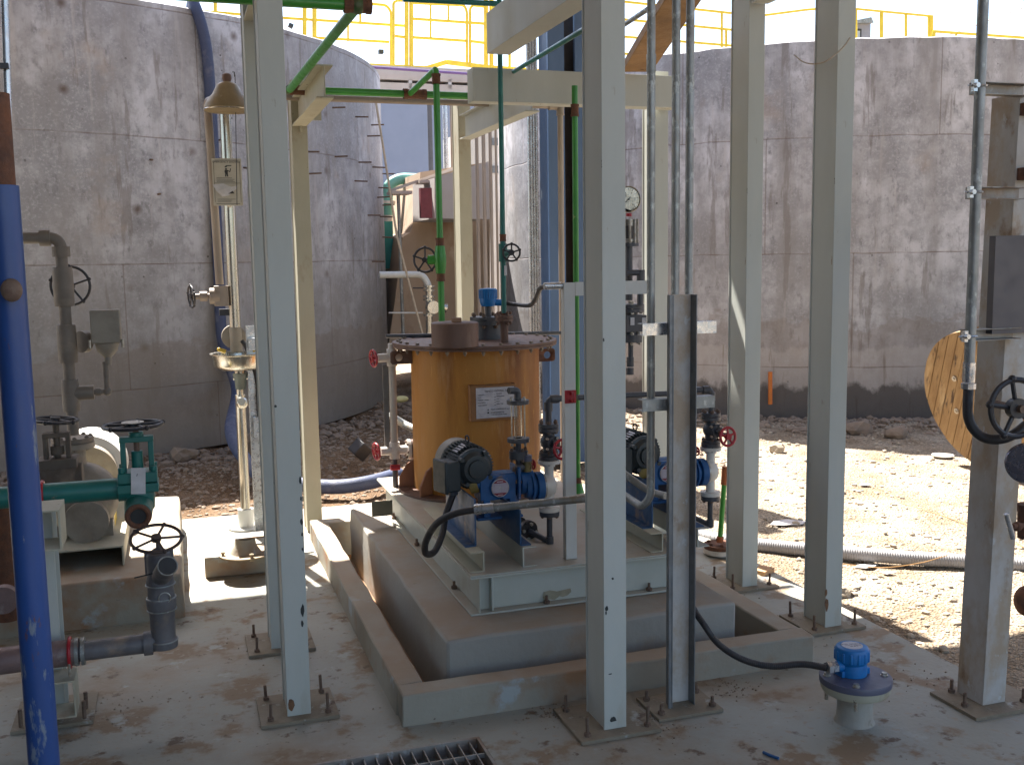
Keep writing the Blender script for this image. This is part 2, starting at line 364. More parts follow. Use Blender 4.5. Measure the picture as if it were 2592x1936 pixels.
# drain grating
g = thing('drain_grating', 'dusty steel grating let into the slab at the bottom edge of the photo', 'grating', (0, 3.0, 0))
b = MB()
for i in range(46): b.b2((-.88+i*.0395, 2.64, -.035), (-.876+i*.0395, 3.165, -.004))
b.build('bearing_bars', galvrust, g, smooth=False)
b = MB()
for k in range(5): b.b2((-.88, 3.07-k*.1, -.020), (.89, 3.076-k*.1, -.005))
b.build('cross_rods', galvrust, g, smooth=False)
b = MB()
b.b2((-.895, 3.166, -.04), (.897, 3.176, .003)); b.b2((.887, 2.63, -.04), (.897, 3.165, .003)); b.build('frame', galvrust, g, smooth=False)
# ground
def groundmat():
    m = bpy.data.materials.new('gravel_ground'); m.use_nodes = True; n = m.node_tree.nodes; L = m.node_tree.links; b = n['Principled BSDF']
    b.inputs['Roughness'].default_value = .95; b.inputs['Specular IOR Level'].default_value = .1
    tc = n.new('ShaderNodeTexCoord'); 
    def noi(s): 
        t = n.new('ShaderNodeTexNoise'); t.inputs['Scale'].default_value = s; t.inputs['Detail'].default_value = 8; L.new(tc.outputs['Object'], t.inputs[0]); return t
    def vor(s):
        t = n.new('ShaderNodeTexVoronoi'); t.inputs['Scale'].default_value = s; L.new(tc.outputs['Object'], t.inputs[0]); return t
    cr = n.new('ShaderNodeValToRGB'); L.new(noi(2.3).outputs[0], cr.inputs[0]); e = cr.color_ramp.elements
    e[0].position = .35; e[0].color = (.27, .205, .14, 1); e[1].position = .68; e[1].color = (.44, .37, .285, 1)
    v = vor(75); mx = n.new('ShaderNodeMix'); mx.data_type = 'RGBA'; mx.blend_type = 'MULTIPLY'; mx.inputs[0].default_value = .55
    L.new(cr.outputs[0], mx.inputs[6]); L.new(v.outputs['Color'], mx.inputs[7])
    hs = n.new('ShaderNodeMix'); hs.data_type = 'RGBA'; hs.inputs[0].default_value = .55; L.new(cr.outputs[0], hs.inputs[6]); 
    bw = n.new('ShaderNodeRGBToBW'); L.new(v.outputs['Color'], bw.inputs[0]); sc = n.new('ShaderNodeMapRange'); sc.inputs[3].default_value = .55; sc.inputs[4].default_value = 1.35; L.new(bw.outputs[0], sc.inputs[0])
    mu = n.new('ShaderNodeVectorMath'); mu.operation = 'SCALE'; L.new(cr.outputs[0], mu.inputs[0]); L.new(sc.outputs[0], mu.inputs['Scale'])
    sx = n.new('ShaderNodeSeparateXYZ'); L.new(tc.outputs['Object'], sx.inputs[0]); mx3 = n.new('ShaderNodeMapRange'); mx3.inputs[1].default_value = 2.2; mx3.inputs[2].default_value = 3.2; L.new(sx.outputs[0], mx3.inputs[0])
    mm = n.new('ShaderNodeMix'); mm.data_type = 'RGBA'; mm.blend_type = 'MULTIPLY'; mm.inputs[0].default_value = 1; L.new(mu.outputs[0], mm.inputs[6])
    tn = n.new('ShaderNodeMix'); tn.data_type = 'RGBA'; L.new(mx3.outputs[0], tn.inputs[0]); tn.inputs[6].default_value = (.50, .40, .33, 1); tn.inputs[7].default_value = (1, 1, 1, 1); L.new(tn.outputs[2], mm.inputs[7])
    L.new(mm.outputs[2], b.inputs['Base Color'])
    n.remove(mx); n.remove(hs)
    bp = n.new('ShaderNodeBump'); bp.inputs['Strength'].default_value = .9; bp.inputs['Distance'].default_value = .02
    ad = n.new('ShaderNodeMath'); ad.operation = 'ADD'; L.new(noi(12).outputs[0], ad.inputs[0]); L.new(v.outputs['Distance'], ad.inputs[1])
    L.new(ad.outputs[0], bp.inputs['Height']); L.new(bp.outputs[0], b.inputs['Normal'])
    return m
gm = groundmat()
LT = (-1.985, 13.95, 4.647, 3.86); RTK = (7.85, 11.95, 3.9, 3.60)
def hnoise(x, y):
    return .5*math.sin(1.7*x+.6*y+1)+.3*math.sin(3.1*y-1.3*x)+.25*math.sin(5.3*x+2.1*y)+.2*math.sin(8.7*y+3.9*x)
def gz(x, y):
    z = -.045+.012*hnoise(x*1.3, y*1.3)+.008*hnoise(x*5, y*4.3)
    for cx, cy, R, h in ((LT[0], LT[1], LT[2], -.10), (RTK[0], RTK[1], RTK[2], .04)):
        d = math.hypot(x-cx, y-cy)-R
        if d < 1.6: z += h*max(0, 1-abs(d-.25)/1.2)**1.3*(1+.4*hnoise(x*2, y*2))
    if x < 3.0 and y < 6.8: z = min(z, -.03)
    if x < 2.65 and y < 6.5: z = -.4
    return z
b = MB(); bm = b.bm
xs = [-400, -60, -20]+[-8+.1*i for i in range(221)]+[20, 60, 400]; ys = [-400, -60, -20, -6, 0]+[1.5+.1*i for i in range(146)]+[22, 60, 400]
vv = [[bm.verts.new((x, y, gz(x, y) if -8 < x < 14 and 1 < y < 16 else -.05)) for x in xs] for y in ys]
for j in range(len(ys)-1):
    for i in range(len(xs)-1): bm.faces.new((vv[j][i], vv[j][i+1], vv[j+1][i+1], vv[j+1][i]))
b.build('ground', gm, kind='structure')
# loose stones
def stones(name, label, n, region, rmin, rmax, m, seed, pw=3.0):
    rnd = random.Random(seed); verts = []; faces = []
    ico = bmesh.new(); bmesh.ops.create_icosphere(ico, subdivisions=1, radius=1); iv = [v.co.copy() for v in ico.verts]; fi = [[v.index for v in f.verts] for f in ico.faces]; ico.free()
    k = 0
    while k < n:
        x, y = region(rnd)
        if x < 2.9 and y < 6.72: continue
        if math.hypot(x-LT[0], y-LT[1]) < LT[2]+.02 or math.hypot(x-RTK[0], y-RTK[1]) < RTK[2]+.02: continue
        r = rmin+(rmax-rmin)*rnd.random()**pw
        sx, sy, sz = r*rnd.uniform(.8, 1.5), r*rnd.uniform(.7, 1.2), r*rnd.uniform(.45, .85); a = rnd.uniform(0, 6.28); ca, sa = math.cos(a), math.sin(a)
        z = gz(x, y)+sz*rnd.uniform(-.1, .5); base = len(verts)
        for v in iv:
            q = rnd.uniform(.78, 1.18); X, Y, Z = v.x*sx*q, v.y*sy*q, v.z*sz*q
            verts.append((x+X*ca-Y*sa, y+X*sa+Y*ca, z+Z))
        faces += [[base+i for i in f] for f in fi]; k += 1
    me = bpy.data.meshes.new(name); me.from_pydata(verts, [], faces); me.materials.append(m)
    o = bpy.data.objects.new(name, me); COL.objects.link(o); tag(o, label, 'gravel', kind='stuff'); return o
def reg_right(r):
    while True:
        x, y = r.uniform(2.85, 9), r.uniform(2, 9.5)
        if r.random() < (1.2-.09*y): return x, y
def reg_left(r): return r.uniform(-3.5, 4.2), r.uniform(6.7, 9.9)
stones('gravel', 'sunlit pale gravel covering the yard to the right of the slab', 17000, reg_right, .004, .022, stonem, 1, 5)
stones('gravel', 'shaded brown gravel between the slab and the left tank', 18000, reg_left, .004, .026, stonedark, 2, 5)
def reg_mr(r):
    a = r.uniform(math.pi, 1.75*math.pi); d = RTK[2]+abs(r.gauss(.1, .4)); return RTK[0]+d*math.cos(a), RTK[1]+d*math.sin(a)
def reg_ml(r):
    a = r.uniform(1.3*math.pi, 1.95*math.pi); d = LT[2]+abs(r.gauss(.05, .4)); return LT[0]+d*math.cos(a), LT[1]+d*math.sin(a)
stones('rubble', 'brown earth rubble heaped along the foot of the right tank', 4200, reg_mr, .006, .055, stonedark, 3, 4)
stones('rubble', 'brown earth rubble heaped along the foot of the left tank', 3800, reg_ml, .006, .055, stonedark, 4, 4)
rg = random.Random(9)
def grit(n, spots, seed):
    vs, fs = [], []; rnd = random.Random(seed)
    for k in range(n):
        cx, cy, sp_ = spots[rnd.randrange(len(spots))]; x, y = rnd.gauss(cx, sp_), rnd.gauss(cy, sp_)
        if .66 < x < 2.33 and 3.33 < y < 5.9: continue
        r = rnd.uniform(.0015, .006); b0 = len(vs)
        for dx, dy, dz in ((1, 0, 0), (-.5, .87, 0), (-.5, -.87, 0), (.1, 0, 1)): vs.append((x+dx*r*rnd.uniform(.6, 1.3), y+dy*r*rnd.uniform(.6, 1.3), .001+dz*r*.9))
        fs += [(b0, b0+1, b0+3), (b0+1, b0+2, b0+3), (b0+2, b0, b0+3)]
    me = bpy.data.meshes.new('grit'); me.from_pydata(vs, [], fs); me.materials.append(stonedark); o = bpy.data.objects.new('grit', me); COL.objects.link(o)
    tag(o, 'scattered grit and crumbs lying on the slab round the column feet', 'grit', kind='stuff')
grit(800, [(1.5, 3.05, .07), (1.5, 3.15, .05), (1.35, 3.25, .09), (.34, 3.6, .11), (.34, 4.25, .10), (2.45, 3.7, .10), (2.5, 4.3, .10), (-.25, 3.85, .10), (1.2, 3.27, .05), (1.9, 3.24, .05), (2.7, 2.9, .12)], 12)
# a few big rocks
def rock(px, py, r, label, m=stonedark, z=.05):
    z = P(px, py, Z=-.02); z = gz(z.x, z.y)+r*.35; p = P(px, py, Z=z); rnd = random.Random(int(px)); b = MB()
    bmesh.ops.create_icosphere(b.bm, subdivisions=2, radius=r, matrix=Matrix.Translation(p) @ Matrix.Diagonal((1.25, .9, .75, 1)))
    for v in b.bm.verts:
        d = v.co-p; v.co = p+d*(1+.13*math.sin(d.x*60/r*.05+px)+.10*math.sin(d.z*4/r+d.y*3/r)+rnd.uniform(-.17, .14))
    o = b.build('rock', m, smooth=False); tag(o, label, 'rock', 'big rocks lying about')
rock(2172, 1085, .10, 'largest brown rock near the foot of the right tank wall', z=.12)
rock(2268, 1098, .09, 'brown rock lying right of the largest one at the right tank wall', z=.12)
rock(1968, 1138, .07, 'pale clod on the sunlit rubble between the two right columns', stonem, .05)
rock(2130, 1500, .045, 'round tan stone in the sun just beyond the right column base plate', stonem, .0)
rock(655, 1130, .17, 'big rock against the left tank wall beside the shower pole', z=.1)
rock(462, 1152, .10, 'brown rock on the heap left of the blue hose', z=.12)

# tanks (cylindrical walls)
def tankwall(name, T, m, label, seg=160, a0=0):
    cx, cy, R, h = T; b = MB(); bm = b.bm; uvl = bm.loops.layers.uv.new('UVMap'); z0 = -.1; th = .3
    prof = [(R, z0), (R, h-.012), (R-.02, h), (R-th, h), (R-th, z0)]
    rnd = random.Random(5); jit = [rnd.uniform(-.006, .006) for _ in range(seg)]
    rows = []
    for i in range(seg):
        a = 2*math.pi*i/seg
        rows.append([bm.verts.new((cx+r*math.cos(a), cy+r*math.sin(a), z+(jit[i] if z > 1 else 0))) for r, z in prof])
    for i in range(seg):
        j = (i+1) % seg
        for k in range(4):
            f = bm.faces.new((rows[i][k], rows[j][k], rows[j][k+1], rows[i][k+1]))
            for lp in f.loops:
                vi = i if lp.vert in rows[i] else i+1; kk = (rows[i] if lp.vert in rows[i] else rows[j]).index(lp.vert)
                lp[uvl].uv = (2*math.pi*R*vi/seg+a0, prof[kk][1]-.5)
    o = b.build(name, m); return tag(o, label, 'tank')
lt = tankwall('concrete_tank', LT, concrete('concrete_left', foot=False, seed=1.3, joints=1.1, low=.35), 'left round concrete tank wall studded with tie rods', a0=.9)
rtk = tankwall('concrete_tank', RTK, concrete('concrete_right', seed=7.7, joints=1.1, base=(.46, .455, .475), low=.42), 'right round concrete tank wall with dark damp streaks and yellow railing', a0=.4)
# tie rods of the left tank
def ltpt(px, py, z=None):      # first hit of sight line with the left tank cylinder
    d = ray(px, py); a = d.x**2+d.y**2; bq = -2*(d.x*LT[0]+d.y*LT[1]); c = LT[0]**2+LT[1]**2-LT[2]**2
    disc = bq*bq-4*a*c
    if disc < 0: return None
    return CAM+d*((-bq-math.sqrt(disc))/(2*a))
rods = [(842, 273), (900, 296), (940, 317), (777, 384), (848, 397), (908, 411), (943, 423), (783, 440), (898, 458), (931, 545), (958, 475), (962, 548), (942, 662), (955, 500), (617, 424), (380, 404), (400, 492), (555, 356), (930, 345), (968, 365), (968, 440), (968, 520), (968, 600)]
for i, (x, y) in enumerate(rods):
    p = ltpt(min(x, 968), y)
    if not p: continue
    nrm = V((p.x-LT[0], p.y-LT[1], 0)).normalized(); l = .15 if x > 700 else .05
    MB().cyl(p-nrm*.02, p+nrm*l+V((0, 0, random.uniform(-.012, .008))), .0085, n=8).build('tie_rod', bolt_r, lt)

# hills far beyond
b = MB(); bm = b.bm; row = []
for i in range(41):
    a = R_(28+i*2.2); r = 700; hgt = 60+80*max(0, math.sin((i-4)/36*math.pi))+10*math.sin(i*1.9)
    row.append((bm.verts.new((r*math.sin(a), r*math.cos(a), -5)), bm.verts.new((r*1.15*math.sin(a), r*1.15*math.cos(a), hgt)), bm.verts.new((r*1.5*math.sin(a), r*1.5*math.cos(a), -5))))
for a_, b_ in zip(row, row[1:]): bm.faces.new((a_[0], b_[0], b_[1], a_[1])); bm.faces.new((a_[1], b_[1], b_[2], a_[2]))
b.build('hills', mat('hazy_hills', (.16, .17, .23), (.12, .13, .19), .01, .95, bump=0), kind='structure')  # bluish grey colour stands in for haze over the hills

# shelter roof that shades the slab
b = MB(); b.b2((-9, -1.0, 4.62), (1.96, 7.86, 4.72)); b.b2((1.961, -1.0, 4.62), (9, 6.32, 4.72))
b.build('shelter_roof', beige, kind='structure', smooth=False)
MB().b2((-2.15, -5, -.1), (-2.0, 4.35, 4.619)).build('added_shade_wall', mat('shade_wall_dark', (.10, .10, .10), None, 2, .8), kind='structure')  # added unseen wall, blocks light so the columns' left faces go dark

# ---------------------------------------------------------------- plinths, curb
def rough_box(b, lo, hi, seg=.14, amp=.0018, seed=1, rnd_edge=.007):
    lo, hi = V(lo), V(hi); nx, ny, nz = [max(1, int(round((hi[i]-lo[i])/seg))) for i in range(3)]
    bm2 = bmesh.new(); bmesh.ops.create_cube(bm2, size=1, matrix=Matrix.Translation((lo+hi)/2) @ Matrix.Diagonal((*(hi-lo), 1)))
    for ax, n_ in ((0, nx), (1, ny), (2, nz)):
        for k in range(1, n_):
            co = lo.copy(); co[ax] = lo[ax]+(hi[ax]-lo[ax])*k/n_; no = V((0, 0, 0)); no[ax] = 1
            bmesh.ops.bisect_plane(bm2, geom=bm2.verts[:]+bm2.edges[:]+bm2.faces[:], plane_co=co, plane_no=no)
    rn = random.Random(seed)
    for v in bm2.verts:
        ne = sum(1 for i in range(3) if abs(v.co[i]-lo[i]) < 1e-4 or abs(v.co[i]-hi[i]) < 1e-4)
        if v.co.z > lo.z+1e-3:
            c = (lo+hi)/2
            for i in range(3):
                if abs(v.co[i]-lo[i]) < 1e-4 or abs(v.co[i]-hi[i]) < 1e-4:
                    v.co[i] += rn.uniform(-amp, amp)-(math.copysign(rnd_edge*rn.uniform(.2, 1), v.co[i]-c[i]) if ne > 1 and i < 3 else 0)
    me = bpy.data.meshes.new('t'); bm2.to_mesh(me); bm2.free(); b.bm.from_mesh(me); bpy.data.meshes.remove(me); return b
# curb ring
t = thing('bund_curb', 'low painted concrete curb forming a ring round the skid plinth', 'curb', (.70, 3.34, 0))
cb = MB()
ox0, ox1, oy0, oy1, cw, chh = .668, 2.325, 3.335, 5.80, .105, .115
rough_box(cb, (ox0, oy0, -.12), (ox1, oy0+cw, chh), seed=1)
rough_box(cb, (ox0, oy0+cw-.004, -.12), (ox0+cw, oy1, chh-.002), seed=2)
rough_box(cb, (ox1-cw, oy0+cw-.004, -.12), (ox1, oy1, chh-.002), seed=3)
rough_box(cb, (ox0, oy1-.005, -.12), (ox1, oy1+cw, chh), seed=4)
cb.build('curb', curbm, t, bevel=.006)
pm = mat('painted_plinth', (.32, .31, .275), (.28, .255, .215), 1.5, .7, bump=.3, bsc=20, dust=(.30, .23, .165), spots=[((.31, .20, .12), 1.8, .52, .68), ((.12, .08, .05), 17, .70, .73)])
b = MB(); rough_box(b, (.872, 3.52, -.12), (2.09, 5.70, .22), seg=.12, seed=6, rnd_edge=.010)
tag(b.build('skid_plinth', pm, bevel=.012), 'raised concrete plinth under the dosing skid inside the curb', 'plinth')
MB().b2((.701, 3.401, -.25), (2.279, 5.839, -.085)).build('gutter_floor', pitm, kind='structure', smooth=False)
b = MB(); rough_box(b, (-2.2, 4.77, -.02), (-.03, 6.45, .21), seg=.15, seed=8, rnd_edge=.010)
tag(b.build('pump_plinth', curbm, bevel=.012), 'long concrete plinth carrying the cream pump at the left edge', 'plinth')

# ---------------------------------------------------------------- columns
def column(name, label, x, yf, ztop, m=cream, base=True, w=.082, d=.16, z0=0, lean=0, side=1, grp='cream steel columns', pl=(.27, .25)):
    t = thing(name, label, 'column', (x, yf+d/2, z0), grp); b = MB(); zb = z0+(.012 if base else 0)
    b.b2((x-w/2, yf, zb), (x+w/2, yf+.0075, ztop)); b.b2((x-w/2, yf+d-.0075, zb), (x+w/2, yf+d, ztop)); b.b2((x-w/2+.004, yf+.0075, zb), (x-w/2+.010, yf+d-.0075, ztop))
    b.build('shaft', m, t, bevel=.0015)
    if base:
        MB().b2((x-pl[0]/2, yf+d/2-pl[1]/2, z0+.0005), (x+pl[0]/2, yf+d/2+pl[1]/2, z0+.013)).build('base_plate', platedirt, t, bevel=.001)
        for sx in (-1, 1):
            for sy in (-1, 1):
                c = V((x+sx*(pl[0]/2-.035), yf+d/2+sy*(pl[1]/2-.035), z0)); q = MB(); q.cyl(c, c+V((random.uniform(-.004, .004), 0, random.uniform(.065, .09))), .0055, n=10); q.cyl(c+V((0, 0, .013)), c+V((0, 0, .024)), .0115, n=6)
                q.build('anchor_bolt', bolt_r, t)
    return t
column('steel_column', 'front left cream column with black chips along its edge and a base plate near the drain', .341, 3.53, 4.62)
column('steel_column', 'cream column just behind the front left one, base plate left of the curb', .345, 4.20, 4.62)
column('steel_column', 'cream column in the middle foreground right of the curb corner', 1.345, 3.055, 4.62, pl=(.29, .27))
column('steel_column', 'cream column behind the right end of the curb, dark rusty web', 2.567, 4.22, 4.62)
column('steel_column', 'rightmost cream column with a rust patch just above its base plate', 2.612, 3.62, 4.62)
column('steel_column', 'yellowish scratched column behind the front left pair, by the blue hose', .722, 6.05, 2.62, m=creamdust, base=False, w=.088, z0=.0)
column('steel_column', 'cream column standing behind the amber tank under the short beam', 1.835, 6.55, 2.62, m=creamdust, base=True)
column('steel_column', 'smooth cream column behind the vertical conduits and the pressure gauge', 2.585, 5.22, 2.60, base=True)
def chip(parent, px, py, w, h, Y, m, seed):
    c = P(px, py, Y=Y-.0006); k = dep(c)/F; rnd = random.Random(seed); n_ = 9
    pts = [c+V((math.cos(2*math.pi*i/n_)*w*k*rnd.uniform(.35, .6), 0, math.sin(2*math.pi*i/n_)*h*k*rnd.uniform(.35, .6))) for i in range(n_)]
    MB().extr(pts, (0, .0005, 0)).build('paint_chip', m, parent, smooth=False)
chipm = mat('chip_dark', (.03, .035, .035), None, 30, .6); chipr = mat('chip_rust', (.20, .10, .045), (.10, .05, .03), 40, .8)
byx = {round(o.location.x, 2): o for o in bpy.data.objects if o.name.startswith('steel_column') and o.type == 'EMPTY'}
fA = next(o for o in bpy.data.objects if o.name == 'steel_column'); 
for i, (px, py, w, h) in enumerate(((760, 1215, 6, 22), (762, 1262, 5, 12), (763, 1320, 7, 16), (765, 1352, 5, 12), (766, 1390, 5, 10), (766, 1546, 9, 34), (765, 1578, 7, 18), (697, 1028, 8, 8))): chip(fA, px, py, w, h, 3.53, chipm, i)
chip(fA, 737, 1785, 16, 34, 3.53, chipr, 20)
fC = byx.get(1.34) or byx.get(1.35) or byx.get(1.33)
if fC:
    for i, (px, py, w, h) in enumerate(((1551, 1464, 7, 7), (1536, 1540, 9, 15), (1534, 1551, 5, 12), (1552, 1820, 22, 14), (1545, 1705, 10, 4), (1528, 860, 5, 12))): chip(fC, px, py, w, h, 3.055, chipm, 40+i)
fE = byx.get(2.61)
if fE:
    chip(fE, 2093, 1530, 12, 34, 3.62, chipr, 60); chip(fE, 2091, 1500, 8, 20, 3.62, chipr, 61)
def beam(label, p0, p1, h=.16, w=.082, m=cream, box=False):
    p0, p1 = V(p0), V(p1); t = thing('steel_beam', label, 'beam', p0, 'cream steel beams'); u = V((0, 0, 1)); b = MB()
    if box: b.bar(p0, p1, w, h)
    else:
        b.bar(p0+u*(h/2-.004), p1+u*(h/2-.004), w, .0075); b.bar(p0-u*(h/2-.004), p1-u*(h/2-.004), w, .0075); b.bar(p0, p1, .006, h-.0155)
    b.build('beam', m, t, bevel=.0015); return t
# horizontal box beam facing us: px 1190..1650, y 180..265
zc = P(1400, 222, Y=5.10).z
bt = beam('wide flat beam running behind the middle column above the amber tank', (P(1190, 222, Y=5.14).x, 5.14, zc), (2.62, 5.14, zc), h=.165, w=.10, box=True)
zc2 = P(1288, 89, Y=4.28).z
b2_ = beam('short beam pointing out of the middle column top towards the tank', (1.355, 3.215, zc2), (1.355, 4.28, zc2), h=.165, w=.10, box=True)
zc3 = P(1175, 323, Y=6.52).z
b3_ = beam('small beam resting over the column behind the amber tank', (1.835, 5.22, zc3), (1.835, 6.52, zc3), h=.155)
zc4 = P(740, 290, Y=6.0).z
bl = beam('short bracket beam at the head of the yellowish left column', (.722, 5.0, zc4+.02), (.722, 6.05, zc4+.02), h=.155, m=creamdust)
b = MB(); b.b2((.722, 6.03, zc4-.09), (.735, 6.045, zc4+.10)); b.box((.80, 6.035, zc4+.06), (.09, .012, .17)); b.build('end_plate', creamdust, bl)
b = MB()
for dz in (.02, .10): b.cyl((.80, 6.02, zc4+dz), (.80, 6.045, zc4+dz), .012, n=6)
b.build('plate_bolts', bolt_r, bl)
beam('dark beam between the two front left column heads', (.345, 3.70, 2.60), (.345, 4.19, 2.60), m=creamdust)
beam('beam stub leaving the head of the column behind the right curb end', (2.567, 4.2, 2.78), (2.567, 3.79, 2.78), h=.12)
# ================================================================ SKID
SX0, SX1, SY0, SY1, SZ0, SZ1 = 1.03, 1.965, 3.72, 5.66, .2215, .381
sk_ = thing('equipment_skid', 'pale green grey steel skid frame with a flaked patch on its front web', 'skid frame', ((SX0+SX1)/2, SY0, SZ0))
paintflake = mat('skid_paint', (.45, .47, .42), (.39, .40, .34), 3, .5, bump=.06, dust=(.40, .33, .25), spots=[((.33, .25, .17), 2.2, .60, .76)])
b = MB(); fl = .085
for z0_, z1_ in ((SZ0, SZ0+.008), (SZ1-.014, SZ1-.006)):
    b.b2((SX0, SY0, z0_), (SX1, SY0+fl, z1_)); b.b2((SX0, SY0+fl+.0005, z0_), (SX0+fl, SY1-fl, z1_)); b.b2((SX1-fl, SY0+fl+.0005, z0_), (SX1, SY1-fl, z1_)); b.b2((SX0, SY1-fl+.0005, z0_), (SX1, SY1, z1_))
wz0, wz1 = SZ0+.009, SZ1-.0145
b.b2((SX0+.04, SY0+.04, wz0), (SX1-.04, SY0+.047, wz1)); b.b2((SX0+.04, SY0+.0475, wz0), (SX0+.047, SY1-.05, wz1)); b.b2((SX1-.047, SY0+.0475, wz0), (SX1-.04, SY1-.05, wz1)); b.b2((SX0+.048, SY1-.05, wz0), (SX1-.048, SY1-.043, wz1))
b.build('perimeter_beam', paintflake, sk_, bevel=.0015)
MB().b2((SX0+.003, SY0+.004, SZ1-.0055), (SX1-.003, SY1-.004, SZ1)).build('deck_plate', paintflake, sk_, bevel=.001)
b = MB(); b.b2((SX0+.086, SY0+.006, wz0), (SX0+.094, SY0+.039, wz1)); b.b2((SX0+.035, SY0+.0, wz0), (SX0+.0395, SY0+.04, wz1)); b.build('end_stiffener', paintflake, sk_, bevel=.003)
# flaked paint patch: an irregular thin chip outline on the web
b = MB(); pts = [P(x, y, Y=SY0+.0395) for x, y in ((1376, 1498), (1392, 1493), (1410, 1496), (1444, 1488), (1446, 1497), (1436, 1506), (1424, 1510), (1416, 1508), (1404, 1517), (1388, 1516), (1380, 1521), (1374, 1512))]
b.extr(pts, (0, -.0012, 0)); b.build('flaked_patch', mat('flaked_primer', (.33, .30, .21), None, 30, .7), sk_, smooth=False)
for x, y in ((SX0+.02, 4.05), (SX0+.02, 4.75), (SX0+.02, 5.3), (1.35, SY0+.02), (1.8, SY0+.02)):
    b = MB(); b.cyl((x, y, SZ0+.008), (x, y, SZ0+.04), .006, n=8); b.cyl((x, y, SZ0+.009), (x, y, SZ0+.02), .013, n=6); b.build('hold_down_bolt', bolt_r, sk_)
b = MB(); b.b2((SX0-.11, 5.22, SZ1-.11), (SX0-.001, 5.225, SZ1-.03)); b.build('earth_lug', mat('olive_plate', (.20, .18, .12), None, 10, .6), sk_)

# ================================================================ TANK
TX, TY, TR = 1.508, 5.265, .342
dT = dep((TX, TY, .9))
def tz(y, x=1203): return P(x, y, Y=TY).z
tk = thing('dosing_tank', 'amber fibreglass dosing tank with rusty bolted lid on the skid', 'tank', (TX, TY, SZ1))
LZ = P(1200, 862, Y=TY).z
b = MB(); b.lathe((TX, TY, 0), (0, 0, 1), [(TR, SZ1+.012), (TR+.001, (LZ+.4)/2), (TR, LZ-.02)], n=72); b.build('shell', tankm, tk)
b = MB(); b.lathe((TX, TY, 0), (0, 0, 1), [(TR-.01, SZ1+.0005), (TR+.085, SZ1+.0005), (TR+.085, SZ1+.013), (TR-.01, SZ1+.0135)], n=72); b.build('base_flange', brownpaint, tk)
b = MB(); b.lathe((TX, TY, 0), (0, 0, 1), [(TR-.02, LZ-.022), (TR+.095, LZ-.022), (TR+.095, LZ-.012), (TR+.092, LZ-.011), (TR+.092, LZ-.009), (TR+.096, LZ-.008), (TR+.096, LZ+.004), (.01, LZ+.006)], n=72); b.build('lid', brownpaint, tk, bevel=.0015)
for i in range(28):
    b = MB(); a = 2*math.pi*i/28+.05; c = V((TX+(TR+.065)*math.cos(a), TY+(TR+.065)*math.sin(a), LZ))
    b.cyl(c-V((0, 0, .045)), c+V((0, 0, .012)), .005, n=8); b.cyl(c+V((0, 0, .005)), c+V((0, 0, .014)), .010, n=6); b.cyl(c-V((0, 0, .036)), c-V((0, 0, .024)), .010, n=6); b.build('lid_bolt', boltdull, tk)
for i, ang in enumerate((-150, -100, -60, 170, 20)):      # gussets at the foot
    a = R_(ang); e = V((math.cos(a), math.sin(a), 0)); s_ = V((-e.y, e.x, 0))*.006
    c = V((TX, TY, SZ1+.0135)); pp = [c+e*(TR-.004), c+e*(TR+.08), c+e*(TR+.08)+V((0, 0, .05)), c+e*(TR+.035)+V((0, 0, .125)), c+e*(TR-.004)+V((0, 0, .145))]
    MB().extr([p-s_ for p in pp], s_*2).build('gusset', mat('amber_gusset', (.30, .12, .05), (.2, .08, .04), 8, .5), tk, bevel=.002)
for sx, px in ((-1, (980, 885)), (1, (1385, 900))):
    x0 = TX+sx*(TR-.01); x1 = TX+sx*(TR+.115); zc_ = P(1395 if sx > 0 else 1010, 898 if sx > 0 else 905, Y=TY).z
    b = MB(); n_ = 20
    cx_ = x1-sx*.045; outer = [V((x0, TY, zc_-.035)), V((x1-sx*.01, TY, zc_-.035)), V((x1, TY, zc_-.025)), V((x1, TY, zc_+.025)), V((x1-sx*.01, TY, zc_+.035)), V((x0, TY, zc_+.035))]
    b.extr(outer, (0, .01, 0)); o = b.build('lifting_lug', brownpaint if sx < 0 else rustm, tk)
    h_ = MB(); h_.cyl((cx_, TY-.05, zc_), (cx_, TY+.05, zc_), .020, n=20); ho = h_.build('cut', rustm)
    md = o.modifiers.new('hole', 'BOOLEAN'); md.object = ho; md.operation = 'DIFFERENCE'
    dg = bpy.context.evaluated_depsgraph_get(); me = bpy.data.meshes.new_from_object(o.evaluated_get(dg)); 
    if sx < 0: ho.location.x = 0
    bpy.context.view_layer.update()
    o.modifiers.clear(); o.data = me; bpy.data.objects.remove(ho)
# name plate box (moulded pad + aluminium plate)
A = P(1200, 968, Y=TY-TR-.03); Bp = P(1285, 960, Y=TY-TR-.03)
pl0, pl1 = P(1206, 1060, Y=TY-TR-.022), P(1303, 978, Y=TY-TR-.035)
b = MB(); b.b2((pl0.x-.028, pl0.y+.0015, pl0.z-.015), (pl1.x+.012, TY-TR+.09, pl1.z+.014)); pad = b.build('plate_pad', mat('pad_amber', (.24, .105, .03), (.18, .075, .02), 5, .6), tk, bevel=.004)
pl = MB().b2((pl0.x, pl0.y, pl0.z), (pl1.x, pl0.y+.0015, pl1.z)).build('name_plate', platem, tk)
w_ = pl1.x-pl0.x; h_ = pl1.z-pl0.z; yy = pl0.y-.0008
text('TANCO DOSING TANK', .0135, (pl0.x+w_*.22, yy, pl0.z+h_*.85), (1, 0, 0), (0, 0, 1), inkm, pl)
for i, s in enumerate(('CAPACITY', 'DATE', 'MEDIUM / LIQUID', 'MAX DEPTH', 'TANK HEIGHT')): text(s, .0075, (pl0.x+.008, yy, pl0.z+h_*(.75-.085*i)), (1, 0, 0), (0, 0, 1), inkm, pl)
